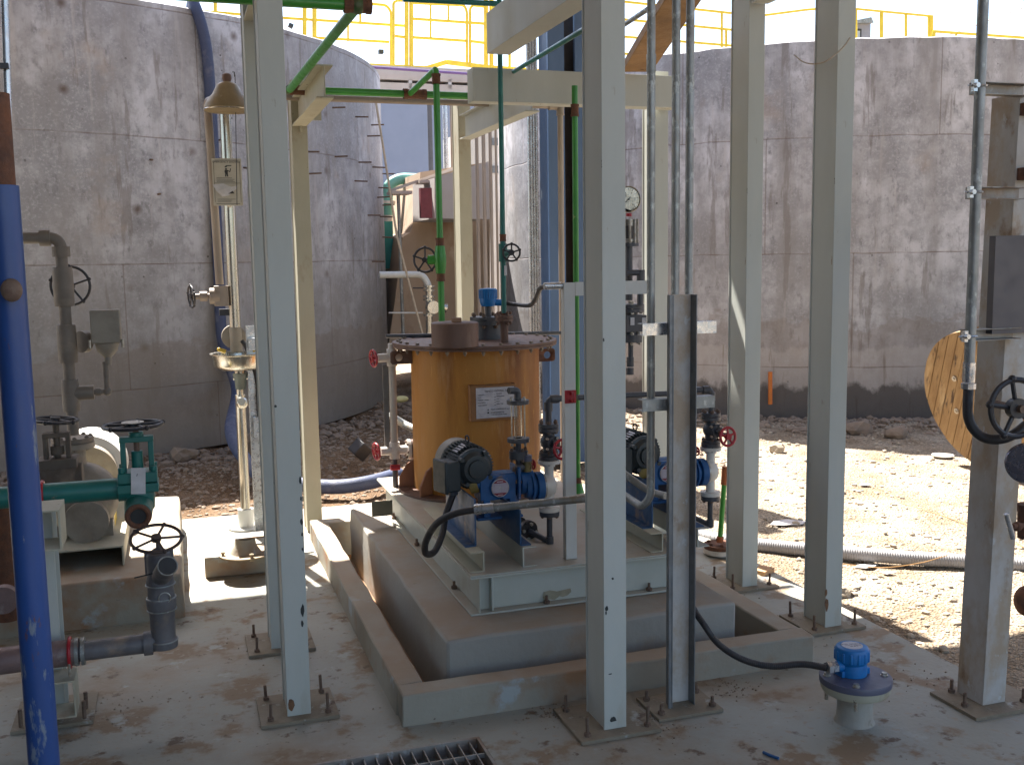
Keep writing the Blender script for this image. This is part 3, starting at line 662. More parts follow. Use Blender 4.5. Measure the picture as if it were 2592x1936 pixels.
for i, s in enumerate(('MATERIAL', 'TEMPERATURE', 'SIZE', 'PRESS', 'SERIAL TYPE')): text(s, .0065, (pl0.x+w_*.53, yy, pl0.z+h_*(.77-.085*i)), (1, 0, 0), (0, 0, 1), inkm, pl)
for i in range(5): text('mm' if i else '1', .0065, (pl0.x+w_*.47, yy, pl0.z+h_*(.75-.085*i)), (1, 0, 0), (0, 0, 1), inkm, pl)
text('POLY COMPOSITES LLC', .0095, (pl0.x+w_*.38, yy, pl0.z+h_*.255), (1, 0, 0), (0, 0, 1), inkm, pl); text('ENGINEERING SA', .009, (pl0.x+w_*.38, yy, pl0.z+h_*.155), (1, 0, 0), (0, 0, 1), inkm, pl); text('TANKS PIPES FLANGES SYSTEMS', .006, (pl0.x+w_*.38, yy, pl0.z+h_*.09), (1, 0, 0), (0, 0, 1), inkm, pl)
b = MB(); q = V((pl0.x+w_*.29, yy, pl0.z+h_*.25)); b.extr([q, q+V((.008, 0, 0)), q+V((.004, 0, .009))], (0, .0006, 0)); q = q-V((0, 0, h_*.10)); b.box(q+V((.004, 0, .004)), (.008, .0006, .008)); b.build('emblem', inkm, pl, smooth=False)
# manway cap
mc = P(1152, 866, Y=4.90); rm = rp(119, mc)
b = MB(); b.lathe((mc.x, mc.y, LZ+.006), (0, 0, 1), [(rm, 0), (rm, .115), (rm-.006, .119), (.001, .122)], n=48); o = b.build('manway_cap', brownpaint, tk)
MB().box((mc.x-.004, mc.y-.05, LZ+.138), (.045, .03, .022)).build('cap_handle', mat('tan_block', (.30, .17, .10), None, 12, .6), o, bevel=.003)
# nozzle with blue level transmitter
nb = P(1237, 850, Y=5.27); rn = rp(100, nb)*.93
b = MB(); z1 = P(1237, 805, Y=5.27).z; b.lathe((nb.x, nb.y, LZ), (0, 0, 1), [(rn*.75, 0), (rn*.75, z1-LZ-.035), (rn, z1-LZ-.035), (rn, z1-LZ-.012), (rn*.98, z1-LZ-.011), (rn, z1-LZ-.010), (rn, z1-LZ+.008), (.001, z1-LZ+.008)], n=40)
o = b.build('top_nozzle', pvc, tk)
bolt_set('nozzle_bolt', bolt_r, o, (nb.x, nb.y, z1-.012), (0, 0, 1), rn*.86, 8, .010, .04)
lv = thing('level_transmitter', 'blue ribbed level transmitter head standing on the tank nozzle', 'transmitter', (nb.x, nb.y, z1+.008))
def xyz(px, py, Y): return P(px, py, Y=Y)
zb_, zt_ = xyz(1239, 775, nb.y).z, xyz(1239, 729, nb.y).z; rb = rp(43, nb)
b = MB(); b.cyl((nb.x, nb.y, z1+.008), (nb.x, nb.y, zb_), .017); b.build('stem', pvc, lv)
b = MB(); prof = [(rb*.78, zb_), (rb*.9, zb_+.012), (rb, zb_+.03), (rb, zt_-.012), (rb*.95, zt_-.003), (rb*.2, zt_)]
b.lathe((nb.x, nb.y, 0), (0, 0, 1), prof, n=36)
for i in range(22):
    a = 2*math.pi*i/22; b.box((nb.x+rb*math.cos(a), nb.y+rb*math.sin(a), (zb_+zt_)/2+.016), (.008, .008, (zt_-zb_)*.5), Matrix.Rotation(a, 3, 'Z'))
b.cyl((nb.x+rb*.7, nb.y-.01, zb_+.02), (nb.x+rb+.024, nb.y-.02, zb_+.018), .018); b.build('housing', bluecap, lv)
hp = [V((nb.x+rb+.02, nb.y-.02, zb_+.018)), xyz(1300, 770, 5.2), xyz(1340, 773, 5.0), xyz(1357, 755, 4.6), xyz(1368, 730, 4.3), xyz(1392, 724, 4.1)]
tag(MB().tube(spline(hp, 12), .011, n=10).build('sensor_cable', blackr), 'black flexible conduit from the blue transmitter on the tank to the white post', 'conduit')

# ---- white instrument post on skid (px 1427-1457)
wp = P(1447, 1415, Z=SZ1); zt_ = P(1442, 716, Y=wp.y).z
t = thing('instrument_post', 'slim white painted post on the skid deck beside the nearer pump', 'post', wp)
MB().b2((wp.x-.024, wp.y, SZ1+.0005), (wp.x+.024, wp.y+.035, zt_)).build('post', whitep, t, bevel=.002)
za = P(1442, 732, Y=wp.y).z
MB().b2((wp.x+.0245, wp.y, za-.027), (P(1638, 740, Y=wp.y).x, wp.y+.008, za+.027)).build('cross_arm', whitep, t, bevel=.001)
q = P(1400, 724, Y=wp.y); MB().cyl((q.x-.03, q.y+.02, q.z), (wp.x-.025, q.y+.02, q.z), .014, n=16).build('cable_gland', galvbright, t)

# ---- sight level gauge at left of tank
sg = thing('level_gauge', 'white pipe level gauge with red valve wheels on the left side of the tank', 'level gauge', P(985, 1190, Y=TY))
Yg = TY+.13; pt, pb = xyz(991, 905, Yg), xyz(1000, 1150, Yg)
gx = (pt.x+pb.x)/2; r_ = rp(21, pt)
MB().cyl((gx, Yg, pb.z), (gx, Yg, pt.z), r_*.9).build('gauge_tube', gaugem, sg)
for pz in (905, 1140):
    b = MB(); q = xyz(991, pz, Yg); z = q.z
    b.cyl((gx, Yg, z-.045), (gx, Yg, z+.045), r_*1.25); b.cyl((gx-.075, Yg, z), (gx+.09, Yg, z), r_*1.05); b.build('fitting', white, sg)
MB().cyl((gx, Yg, pt.z+.0455), (gx, Yg, pt.z+.075), r_*.9).build('top_plug', white, sg)
for pz in (905, 1140):
    z = xyz(991, pz, Yg).z
    MB().wheel((gx-.10, Yg, z), (1, .25, .05), .044, .006, 6, knobs=False).build('handwheel', redm, sg)
zf = xyz(991, 1140, Yg).z
b = MB(); b.cyl((gx+.07, Yg, zf), (gx+.085, Yg, zf), .055, n=28); b.build('white_flange', white, sg)
b = MB(); b.cyl((gx+.086, Yg, zf), (gx+.105, Yg, zf), .053, n=28); b.bolts((gx+.09, Yg, zf), (1, 0, 0), .042, 6, .008, .03); b.cyl((gx+.1, Yg, zf), (TX-TR+.03, Yg, zf), .03); b.build('flange', brownpaint, sg)
z2 = xyz(1000, 1180, Yg).z
b = MB(); b.cyl((gx, Yg, SZ1), (gx, Yg, zf-.04), .015); b.build('drain_pipe', pvc, sg)
MB().cyl((gx-.03, Yg-.03, z2), (gx+.02, Yg-.03, z2), .016).build('drain_handle', redm, sg)
b = MB(); b.box((gx-.035, Yg+.02, (pt.z+pb.z)/2), (.028, .012, (pt.z-pb.z)*.86)); b.build('scale_board', mat('scale_grey', (.17, .15, .13), None, 20, .6), sg)
tag(MB().cyl(xyz(977, 851, 5.55), xyz(1440, 842, 5.55), .011, n=12).build('black_pipe', pvc), 'thin black pipe running behind the lid of the amber tank', 'pipe')

# ================================================================ GREEN SUPPLY PIPES
def pipe(name, label, pts, r, m, bend=.0, joints=(), jm=None, cat='pipe', grp=None, ring=1.3, n=16):
    pts = [V(p) for p in pts]; t = thing(name, label, cat, pts[0], grp)
    MB().tube(pts, r, n=n, bend=bend).build('pipe_run', m, t)
    if joints:
        for (p, d, l) in joints:
            p = V(p); d = V(d).normalized(); b = MB(); b.cyl(p-d*l/2, p+d*l/2, r*ring, n=18); b.cyl(p-d*l/2, p-d*l*.32, r*(ring+.12), n=18); b.cyl(p+d*l*.32, p+d*l/2, r*(ring+.12), n=18); b.build('coupling', jm or rustm, t)
    return t
Yx = 5.75
a0 = xyz(757, 222, Yx); a1 = xyz(1192, 250, Yx); zz = (a0.z+a1.z)/2; rg = rp(19, a0)
nr = P(905, 15, Z=zz)                     # near elbow, same height
far = V((xyz(733, 222, Yx).x, Yx, zz)); n0 = V((far.x, P(905, 15, X=far.x).y, zz))
n0 = V((nr.x, nr.y, zz))
gsup = pipe('green_pipe', 'bright green pipe from the overhead front elbow running right across the left tank wall', [V((-.6, n0.y, zz)), n0, far, V((2.4, Yx, zz))], rg, green, bend=.02,
     joints=[(n0, (1, 0, 0), .10), (far+V((.05, 0, 0)), (1, 0, 0), .10), (V((xyz(1050, 240, Yx).x, Yx, zz)), (1, 0, 0), .13)])
ge = mat('green_elbow', (.03, .12, .03), (.1, .05, .03), 20, .5)
MB().sph(n0, rg*1.55).build('elbow', ge, gsup); MB().sph(far, rg*1.4).build('elbow', ge, gsup)
# riser with valve down to the tank
rx = xyz(1118, 800, 5.14); tx_ = V((rx.x, 5.14, zz+.03)); br = V((rx.x, Yx, zz))
zv0, zv1 = xyz(1114, 690, 5.14).z, xyz(1114, 625, 5.14).z
gr = pipe('green_pipe', 'green riser with a gate valve dropping onto the amber tank lid', [br, tx_, V((rx.x, 5.14, LZ+.05))], rp(16, rx), green, bend=.03,
     joints=[(tx_-V((0, 0, .05)), (0, 0, 1), .05), ((rx.x, 5.14, zv1+.02), (0, 0, 1), .05), ((rx.x, 5.14, zv0-.02), (0, 0, 1), .05), ((rx.x, 5.14, LZ+.055), (0, 0, 1), .04)])
c = V((rx.x, 5.14, (zv0+zv1)/2)); b = MB(); b.lathe(c, (0, 0, 1), [(.024, -.07), (.026, -.05), (.030, -.015), (.030, .015), (.026, .05), (.024, .07)], n=24); b.cyl(c, c+V((-.055, .03, 0)), .024); vb = b.build('valve_body', green, gr)
MB().wheel(c+V((-.066, .06, 0)), (-.62, -.8, 0), .062, .006, 5).build('handwheel', black, vb)
b = MB(); b.cyl((rx.x, 5.14, LZ+.03), (rx.x, 5.14, LZ+.042), .055, n=28); b.bolts((rx.x, 5.14, LZ+.03), (0, 0, 1), .043, 6, .008, .022); b.build('flange', green, gr)
# teal riser
t0 = xyz(1262, 268, 5.0); t1 = xyz(1276, 795, 5.0); tc_ = V((t1.x, 5.0, 0)); r_ = rp(12.5, t1)
zv = xyz(1270, 640, 5.0).z
tl = pipe('teal_pipe', 'thin teal pipe with small handwheel valve dropping behind the flat beam', [V((t1.x, 5.0, 3.6)), V((t1.x, 5.0, LZ+.12))], r_, teal, joints=[((t1.x, 5.0, zv+.075), (0, 0, 1), .035), ((t1.x, 5.0, LZ+.14), (0, 0, 1), .03)])
c = V((t1.x, 5.0, zv)); b = MB(); b.cyl(c-V((0, 0, .045)), c+V((0, 0, .045)), .022); b.cyl(c, c+V((.02, -.05, 0)), .016); o = b.build('valve_body', teal, tl)
MB().wheel(c+V((.022, -.07, 0)), (-.3, -1, 0), .042, .005, 5, hub=.35).build('handwheel', black, o)
b = MB(); b.box(c+V((0.004, -.025, -.09)), (.014, .001, .05)); b.build('tag', paperm, tl)
b = MB(); z = xyz(1276, 804, 5.0).z; b.cyl((t1.x, 5, z-.018), (t1.x, 5, z-.004), .046, n=24); b.cyl((t1.x, 5, z-.002), (t1.x, 5, z+.014), .044, n=24); b.bolts((t1.x, 5, z-.003), (0, 0, 1), .036, 4, .009, .035); b.cyl((t1.x, 5, LZ), (t1.x, 5, z-.018), .020); b.build('flange', brownpaint, tl)
# tan pipe behind with drop
z_ = xyz(1050, 257, 6.0).z; q = xyz(1418, 278, 6.0)
pipe('tan_pipe', 'dusty tan pipe running under the green pipe then turning down beside the blue beam', [xyz(700, 238, 6.0)*V((1, 1, 0)) + V((0, 0, z_)) if False else V((xyz(700, 238, 6.0).x, 6.0, z_)), V((q.x, 6.0, z_)), V((q.x, 6.0, 0))], rp(15, q), tanpipe, bend=.01, joints=[((q.x, 6.0, z_-.03), (0, 0, 1), .05), ((q.x-.05, 6.0, z_), (1, 0, 0), .05)], jm=tanpipe)
# bright green vertical at 1461
q = xyz(1462, 1215, 4.9); zt_ = xyz(1459, 270, 4.9).z
o = pipe('green_pipe', 'straight bright green pipe running down beside the white post to a green foot flange', [(q.x, 4.9, zt_+.1), (q.x, 4.9, q.z-.02)], rp(14.5, q), green, joints=[((q.x, 4.9, zt_-.02), (0, 0, 1), .06), ((q.x, 4.9, q.z), (0, 0, 1), .03)])
b = MB(); b.cyl((q.x, 4.9, SZ1), (q.x, 4.9, q.z-.01), .035, r1=.02); b.build('foot_flange', green, o)
# green stub on the right with rusty flange (1815, 1240..1390)
q0 = P(1836, 1185, Y=4.75); q1 = P(1822, 1372, Y=4.75)
t = thing('green_pipe', 'short leaning green pipe rising from a rusty flange behind the curb', 'pipe', q1)
MB().cyl(q0, q1, rp(13, q0)).build('pipe_run', green, t)
b = MB(); b.cyl(q0+(q1-q0)*-.02, q0+(q1-q0)*.22, rp(17, q0)); b.cyl(q1-(q1-q0)*.08, q1, rp(17, q0)); b.build('coupling', mat('orange_rust', (.36, .10, .03), (.2, .07, .03), 20, .8), t)
fc = P(1822, 1372, Y=4.78); b = MB(); b.cyl(fc-V((0, 0, .03)), fc-V((0, 0, .008)), .085, n=30); b.bolts(fc-V((0, 0, .018)), (0, 0, 1), .062, 6, .011, .022); b.build('flange', rustm, t)
b = MB(); b.cyl(fc-V((0, 0, .055)), fc-V((0, 0, .0305)), .088, n=30); b.cyl(V((fc.x, fc.y, -.05)), fc-V((0, 0, .055)), .055); b.build('counter_flange', white, t)
# overhead teal pipes
tag(MB().cyl(xyz(1020, -2, 4.4), xyz(1330, 14, 4.4), .012, n=12).build('teal_pipe', teal), 'thin teal pipe along the top edge of the photo left of the middle column', 'pipe')
tag(MB().cyl(P(1300, 182, Y=5.06), P(1490, 68, Y=3.75), .011, n=12).build('teal_pipe', teal), 'teal pipe slanting up from the flat beam to the middle column', 'pipe')
tag(MB().cyl(P(1570, 70, Y=3.9), P(1640, 24, Y=3.3), .009, n=12).build('conduit_pipe', galv), 'thin grey conduit slanting up between the middle column and the vertical conduits', 'pipe')
tag(MB().bar(P(1612, 172, Y=5.02), P(1740, -30, Y=3.9), .155, .045).build('timber_plank', wood, bevel=.003), 'weathered timber plank leaning up from the flat beam behind the conduits', 'plank')

# ================================================================ PUMPS
def pump(dx):
    D = V((dx, 0, 0))
    def q(px, py, Y): return P(px, py, Y=Y)
    ch0 = P(1225, 1447, Z=SZ1); ch1 = P(1327, 1437, Z=SZ1)
    t = thing('dosing_pump', 'nearer blue dosing pump with its grey motor, clear calibration tube and round red label', 'pump', V((ch0.x, ch0.y, SZ1)))
    hC = P(1225, 1396, Y=ch0.y).z-SZ1; y1 = 4.55
    for x, sgn in ((ch0.x, -1), (ch1.x, 1)):
        b = MB(); w = .055
        b.b2((x-.003, ch0.y, SZ1+.0045), (x+.003, y1, SZ1+hC-.0045)); xs = sorted((x-sgn*.003, x+sgn*w)); b.b2((xs[0], ch0.y, SZ1+hC-.0045), (xs[1], y1, SZ1+hC+.0)); b.b2((xs[0], ch0.y, SZ1+.0005), (xs[1], y1, SZ1+.0045))
        b.build('support_channel', creamdust if sgn < 0 else paintflake, t, bevel=.001)
    # blue stands
    zs = SZ1+hC
    for x, sgn, ya in ((ch0.x-.008, -1, ch0.y+.08), (ch1.x-.004, 1, ch0.y+.02)):
        zt = P(1215 if sgn < 0 else 1322, 1262 if sgn < 0 else 1290, Y=ya).z; b = MB()
        b.b2((x-.003, ya, zs+.0045), (x+.003, ya+.46, zt)); xs = sorted((x, x+sgn*.045)); b.b2((xs[0], ya, zs+.0005), (xs[1], ya+.46, zs+.0045)); b.build('stand_plate', bluestand, t, bevel=.001)
    zt = P(1322, 1290, Y=ch0.y+.02).z
    # body under gearbox
    G = q(1265, 1234, 4.02); rl = rp(45, G)/1.0
    b = MB(); hw = .075
    b.box(G+V((-.005, .055, .0)), (.155, .10, .105)); b.cyl(G+V((0, -.004, -.0)), G+V((0, .04, 0)), rl*1.18, n=28)
    b.cyl(G+V((-.10, .05, .02)), G+V((.12, .05, .02)), .040, n=24)
    b.box(G+V((-.055, .05, -.085)), (.03, .09, .09)); b.box(G+V((.065, .05, -.085)), (.04, .09, .09)); b.box(G+V((.0, .06, -.128)), (.20, .13, .012))
    top = q(1280, 1193, 4.07); rt_ = rp(54, top)*.92; b.lathe((top.x, top.y, top.z), (0, 0, 1), [(rt_*.35, -.04), (rt_*.95, -.008), (rt_, -.006), (rt_, 0), (.001, .001)], n=30)
    b.box(G+V((.085, .05, .012)), (.012, .12, .14)); b.cyl(G+V((.10, .05, .005)), G+V((.16, .05, .005)), .052, n=24); b.box(G+V((.152, .05, -.04)), (.016, .09, .07))
    b.build('gearbox', bluepump, t, bevel=.005)
    b = MB(); b.cyl(G+V((-.118, .06, .02)), G+V((-.086, .05, .03)), .052, n=28); b.build('yellow_adapter', mat('ochre_adapter', (.33, .22, .05), (.2, .15, .06), 12, .6), t)
    lb = MB(); lb.cyl(G+V((0, -.007, 0)), G+V((0, -.0045, 0)), rl, n=40); lo = lb.build('round_label', mat('label_red', (.24, .02, .035), (.18, .015, .03), 20, .4), t)
    b = MB(); pts = []
    for a in np.linspace(-.62, .62, 9): pts.append(G+V((rl*.96*math.cos(a), -.0075, rl*.96*math.sin(a))))
    for a in np.linspace(math.pi-.62, math.pi+.62, 9): pts.append(G+V((rl*.96*math.cos(a), -.0075, rl*.96*math.sin(a))))
    b.extr(pts, (0, -.0006, 0)); b.build('label_band', mat('label_pale', (.42, .36, .40), (.34, .29, .33), 60, .5), lo, smooth=False)
    b = MB(); b.ring(G+V((0, -.006, 0)), (0, 1, 0), rl, .0018); b.cyl(G+V((0, -.010, 0)), G+V((0, -.006, 0)), .004, n=10); b.build('label_rim', zinc, lo)
    b = MB()
    for k in range(6): b.b2(G+V((-rl*.62, -.0087, rl*(.40-.15*k))), G+V((rl*random.uniform(.4, .7), -.0083, rl*(.40-.15*k)+.0014)))
    b.build('label_print', mat('label_white', (.6, .55, .56), None, 10, .5), lo, smooth=False)
    b = MB(); b.b2(G+V((-rl*.4, -.0085, rl*.68)), G+V((rl*.35, -.0080, rl*.78))); b.b2(G+V((-rl*.3, -.0085, -rl*.8)), G+V((rl*.3, -.0080, -rl*.74))); b.build('label_marks', MATS['label_white'], lo, smooth=False)
    # motor: axis along Y (towards the back), ribbed
    M0 = q(1206, 1187, 4.02); rM = .083; ml = .26; ax = V((-.10, 1, 0)).normalized()
    b = MB(); b.lathe(M0, ax, [(.02, -.022), (.038, -.020), (.040, -.008), (.056, -.006), (.060, .004), (rM*.80, .010), (rM*.84, .018), (rM*.98, .022), (rM, .034), (rM*.93, .036), (rM*.93, ml*.75)], n=40)
    for k5 in range(4):
        a5 = k5*math.pi/2+.6; e5 = (ax.to_track_quat('Z', 'Y').to_matrix()) @ V((math.cos(a5), math.sin(a5), 0)); b.cyl(M0+e5*rM*.9-ax*.004, M0+e5*rM*.9+ax*.03, .010, n=8)
    qm = ax.to_track_quat('Z', 'Y').to_matrix()
    for i in range(40):
        a = 2*math.pi*i/40; e = qm @ V((math.cos(a), math.sin(a), 0)); c0 = M0+e*(rM+.001)
        b.bar(c0+ax*.037, c0+ax*(ml*.75), .0028, .019, e)
    b.build('motor_body', motorg, t)
    b = MB(); b.lathe(M0, ax, [(rM+.008, ml*.68), (rM+.012, ml*.70), (rM+.012, ml*.95), (rM*.8, ml*1.0), (.001, ml*1.0)], n=40); b.build('fan_cowl', mat('motor_cowl', (.30, .28, .24), (.2, .18, .15), 12, .5), t)
    e = MB(); e.ring(M0+ax*.10+V((0, 0, rM+.028)), (1, .3, 0), .014, .0035, n=20); e.build('lifting_eye', black, t)
    e = MB(); nn = (qm @ V((-.45, .9, 0))).normalized(); up_ = V((0, 0, 1)); c = M0+ax*.09+(V((-.04, 0, rM*.92))); e.box(c, (.05, .06, .003), Matrix.Rotation(R_(-32), 3, 'Y')); e.build('motor_plate', platem, t)
    # junction box
    J = q(1136, 1203, 4.06); b = MB(); jw = .085
    b.box(J+V((-.004, 0, 0)), (.070, .10, .125), Matrix.Rotation(R_(14), 3, 'Z')); b.box(J+V((-.036, -.006, 0)), (.016, .112, .138), Matrix.Rotation(R_(14), 3, 'Z')); b.cyl(J, M0+ax*.06, .035)
    b.build('junction_box', motorg, t, bevel=.006)
    b = MB(); b.cyl(J+V((.012, -.02, -.056)), J+V((.012, -.02, -.078)), .021, n=8); b.build('cable_gland', pvc, t)
    # calibration glass tube (px 1285-1340, y 980-1190)
    Yc = 4.06; cx = q(1312, 1100, Yc).x; zz_ = lambda y: q(1312, y, Yc).z
    r1 = rp(57, q(1312, 1020, Yc))*.5*2
    b = MB(); b.cyl((cx, Yc, zz_(1022)), (cx, Yc, zz_(1012)), r1, n=28); z9 = zz_(988); b.tube([(cx, Yc, zz_(1012)), (cx, Yc, z9), (cx-.042, Yc-.01, z9+.002)], rp(18, q(1312, 1000, Yc)), bend=.016, n=18); b.build('tube_top_elbow', pvc, t)
    b = MB(); b.cyl((cx, Yc, zz_(1118)), (cx, Yc, zz_(1108)), r1, n=28)
    b.cyl((cx, Yc, zz_(1150)), (cx, Yc, zz_(1118)), .012); b.cyl((cx, Yc, zz_(1160)), (cx, Yc, zz_(1141)), .040, n=24); b.cyl((cx, Yc, zz_(1200)), (cx, Yc, zz_(1160)), .014); b.cyl((cx-.02, Yc-.02, zz_(1180)), (cx+.02, Yc-.02, zz_(1180)), .016)
    cal = b.build('calibration_column', pvc, t)
    MB().cyl((cx-.0425, Yc-.0101, z9+.002), (cx-.0435, Yc-.0105, z9+.002), rp(14, q(1312, 1000, Yc)), n=18).build('open_end', inkm, cal)
    MB().lathe((cx, Yc, 0), (0, 0, 1), [(.017, zz_(1108)), (.017, zz_(1022)), (.014, zz_(1022)), (.014, zz_(1108))], n=24).build('glass_tube', glass, cal)
    b = MB()
    for k in range(4):
        a = k*math.pi/2+.5; p_ = V((cx+r1*.82*math.cos(a), Yc+r1*.82*math.sin(a), 0)); b.cyl(p_+V((0, 0, zz_(1124))), p_+V((0, 0, zz_(1006))), .0022, n=8); b.cyl(p_+V((0, 0, zz_(1013))), p_+V((0, 0, zz_(1007))), .006, n=6); b.cyl(p_+V((0, 0, zz_(1126))), p_+V((0, 0, zz_(1119))), .006, n=6)
    b.build('tie_rods', zinc, cal)
    bolt_set('bolt', bolt_r, cal, (cx, Yc, zz_(1150)), (0, 0, 1), .033, 4, .007, .03)
    # relief valve bit
    p_ = q(1333, 1160, Yc-.02); b = MB(); b.cyl(p_+V((0, 0, -.01)), p_+V((0, 0, .014)), .023, n=20); b.build('union_nut', pvcblue, t); b = MB(); b.cyl(p_+V((0, 0, -.055)), p_+V((0, 0, -.01)), .021, n=20); b.build('sight_cup', mat('brass_olive', (.20, .16, .07), (.10, .08, .04), 14, .3, .6), t)
    MB().wheel(p_+V((.032, .01, -.03)), (1, .2, 0), .018, .004, 4, knobs=False).build('small_knob', redm, t)
    b = MB(); p_ = q(1306, 1212, Yc); b.lathe(p_, (0, 0, 1), [(.038, -.012), (.016, .035), (.014, .05)], n=20); b.build('rusty_foot', bolt_r, t)
    # liquid end, white body
    Yv = 4.05; vx = q(1390, 1230, Yv).x; vz = lambda y: q(1390, y, Yv).z
    b = MB(); b.cyl((vx-.065, Yv, vz(1228)), (vx-.035, Yv, vz(1228)), .062, n=30); b.cyl((vx-.11, Yv, vz(1228)), (vx-.065, Yv, vz(1228)), .045, n=24); b.cyl((vx-.088, Yv, vz(1228)), (vx-.078, Yv, vz(1228)), .060, n=30); b.build('liquid_end', bluepump, t, bevel=.002)
    b = MB(); b.cyl((vx-.034, Yv, vz(1228)), (vx-.026, Yv, vz(1228)), .055, n=30); b.build('diaphragm_ring', zinc, t)
    b = MB(); b.lathe((vx-.025, Yv, vz(1228)), (1, 0, 0), [(.052, 0), (.050, .02), (.038, .045), (.001, .055)], n=30); b.cyl((vx, Yv, vz(1295)), (vx, Yv, vz(1170)), .020, n=24); b.cyl((vx, Yv, vz(1172)), (vx, Yv, vz(1163)), rp(56, q(1390, 1168, Yv)), n=30); b.cyl((vx, Yv, vz(1292)), (vx, Yv, vz(1282)), rp(54, q(1390, 1280, Yv)), n=30)
    b.cyl((vx, Yv, vz(1180)), (vx, Yv, vz(1175)), .026); b.build('pump_head', white, t)
    b = MB(); b.cyl((vx, Yv, vz(1162)), (vx, Yv, vz(1152)), .043, n=30); b.cyl((vx, Yv, vz(1151)), (vx, Yv, vz(1144)), .041, n=30); b.cyl((vx, Yv, vz(1092)), (vx, Yv, vz(1082)), .043, n=30); b.cyl((vx, Yv, vz(1081)), (vx, Yv, vz(1072)), .043, n=30)
    b.cyl((vx, Yv, vz(1144)), (vx, Yv, vz(1092)), .026, n=24); b.sph((vx, Yv, vz(1118)), .036); MB().cyl((vx, Yv, vz(1304)), (vx, Yv, vz(1293)), .043, n=30).build('bottom_flange', pvc, t)
    b.cyl((vx, Yv, vz(1118)), (vx+.012, Yv-.06, vz(1118)), .016); b.cyl((vx+.008, Yv-.035, vz(1118)), (vx+.010, Yv-.043, vz(1118)), .03, n=24)
    dp = b.build('diaphragm_valve', pvc, t, bevel=.001)
    for y_, r8, h8 in ((1157, .008, .030), (1080, .0085, .028), (1296, .008, .022)): bolt_set('valve_bolt', bolt_r, dp, (vx, Yv, vz(y_)), (0, 0, 1), .035, 6, r8, h8)
    for sx in (-1, 1):
        for sz in (-1, 1): MB().cyl(V((vx+sx*.022, Yv-.040, vz(1118)+sz*.022)), V((vx+sx*.022, Yv-.05, vz(1118)+sz*.022)), .006, n=6).build('bonnet_bolt', zinc, dp)
    wc = V((vx+.020, Yv-.115, vz(1126))); MB().cyl(wc, (vx+.008, Yv-.05, vz(1120)), .010, n=10).build('spindle', bolt_r, dp); MB().wheel(wc, (.15, -1, .1), .040, .0062, 5, hub=.36, knobs=False).build('handwheel', redm, dp)
    # discharge elbow up and over
    zo = q(1400, 1010, Yv).z; b = MB(); b.tube([(vx, Yv, vz(1082)), (vx, Yv, zo), (vx+.10, Yv, zo+.002)], .0135, n=18, bend=.022); b.cyl((vx, Yv, zo-.050), (vx, Yv, zo-.012), .0185, n=18); b.cyl((vx+.012, Yv, zo), (vx+.045, Yv, zo), .0185, n=18); b.build('discharge_pipe', pvc, t)
    # suction drop and elbow
    ze = vz(1372); b = MB(); b.tube([(vx, Yv, vz(1300)), (vx, Yv, ze), (vx-.058, Yv+.10, ze+.030)], .0125, n=16, bend=.02); b.cyl((vx, Yv, ze+.025), (vx, Yv, ze-.008), .017); b.build('suction_pipe', pvc, t)
    fcx = V((vx-.060, Yv+.10, ze+.030)); axf = V((-.25, .95, .05)).normalized(); b = MB(); b.cyl(fcx, fcx+axf*.02, .046, n=26); b.bolts(fcx+axf*.01, axf, .036, 6, .009, .02); b.cyl(fcx, fcx+axf*.09, .02); b.cyl(fcx+axf*.075, fcx+axf*.09, .042, n=26); so_ = b.build('suction_flange', black, t); bolt_set('flange_bolt', zinc, so_, fcx, axf, .033, 4, .0085, .014)
    return t, J, V((vx, Yv, 0))
pm1, JB, VX = pump(0)
pm2 = dup(pm1, (.775, .0, .0), 'farther blue dosing pump half hidden behind the channel post')
for c_ in pm2.children:
    if c_.name.startswith('discharge_pipe'):
        w_ = VX-V(pm1.location); c_.rotation_euler = (0, 0, math.pi); c_.location = (2*w_.x, 2*w_.y, 0)
pm1['group'] = pm2['group'] = 'blue dosing pumps on the skid'
# black flex loop from junction box to conduit
Z = JB
fl_ = [JB+V((.012, -.02, -.075)), xyz(1128, 1305, 4.0), xyz(1120, 1350, 3.95), xyz(1100, 1395, 3.9), xyz(1078, 1400, 3.84), xyz(1078, 1370, 3.78), xyz(1105, 1325, 3.72), xyz(1150, 1300, 3.66), xyz(1205, 1289, 3.62)]
tag(MB().tube(spline(fl_, 12), .0135, n=14).build('flex_conduit', blackr), 'black flexible conduit looping from the grey motor box to the galvanised tube', 'conduit')
c0, c1 = xyz(1207, 1289, 3.62), xyz(1475, 1262, 3.45)
t = thing('conduit_pipe', 'galvanised conduit crossing in front of the nearer pump', 'pipe', c0)
MB().cyl(c0, c1+(c1-c0)*.25, rp(20, c0)).build('conduit', galv, t); dd = (c1-c0).normalized(); b = MB(); b.cyl(c0-dd*.008, c0+dd*.02, rp(27, c0), n=12); b.cyl(c0+dd*.022, c0+dd*.065, rp(25, c0), n=20); b.build('end_coupling', galvbright, t)
# red clip on the white post + pvc line joining the pumps
q = P(1444, 1004, Y=wp.y-.004); t = thing('pipe_clip', 'red U bolt clip and plate holding the dark pipe to the white post', 'clip', q); b = MB(); b.box(q, (.048, .004, .052)); b.build('clip_plate', redm, t); b = MB(); b.ring(q+V((0, -.018, .0)), (1, 0, 0), .020, .004, n=20); b.build('u_bolt', redm, t)
tag(MB().tube([P(1462, 1006, Y=4.04), P(1600, 1000, Y=4.05), P(1700, 996, Y=4.06), P(1770, 985, Y=4.06)], .0125, n=14).build('dark_pipe', pvc), 'dark grey plastic pipe running right behind the middle column at the red clip', 'pipe')
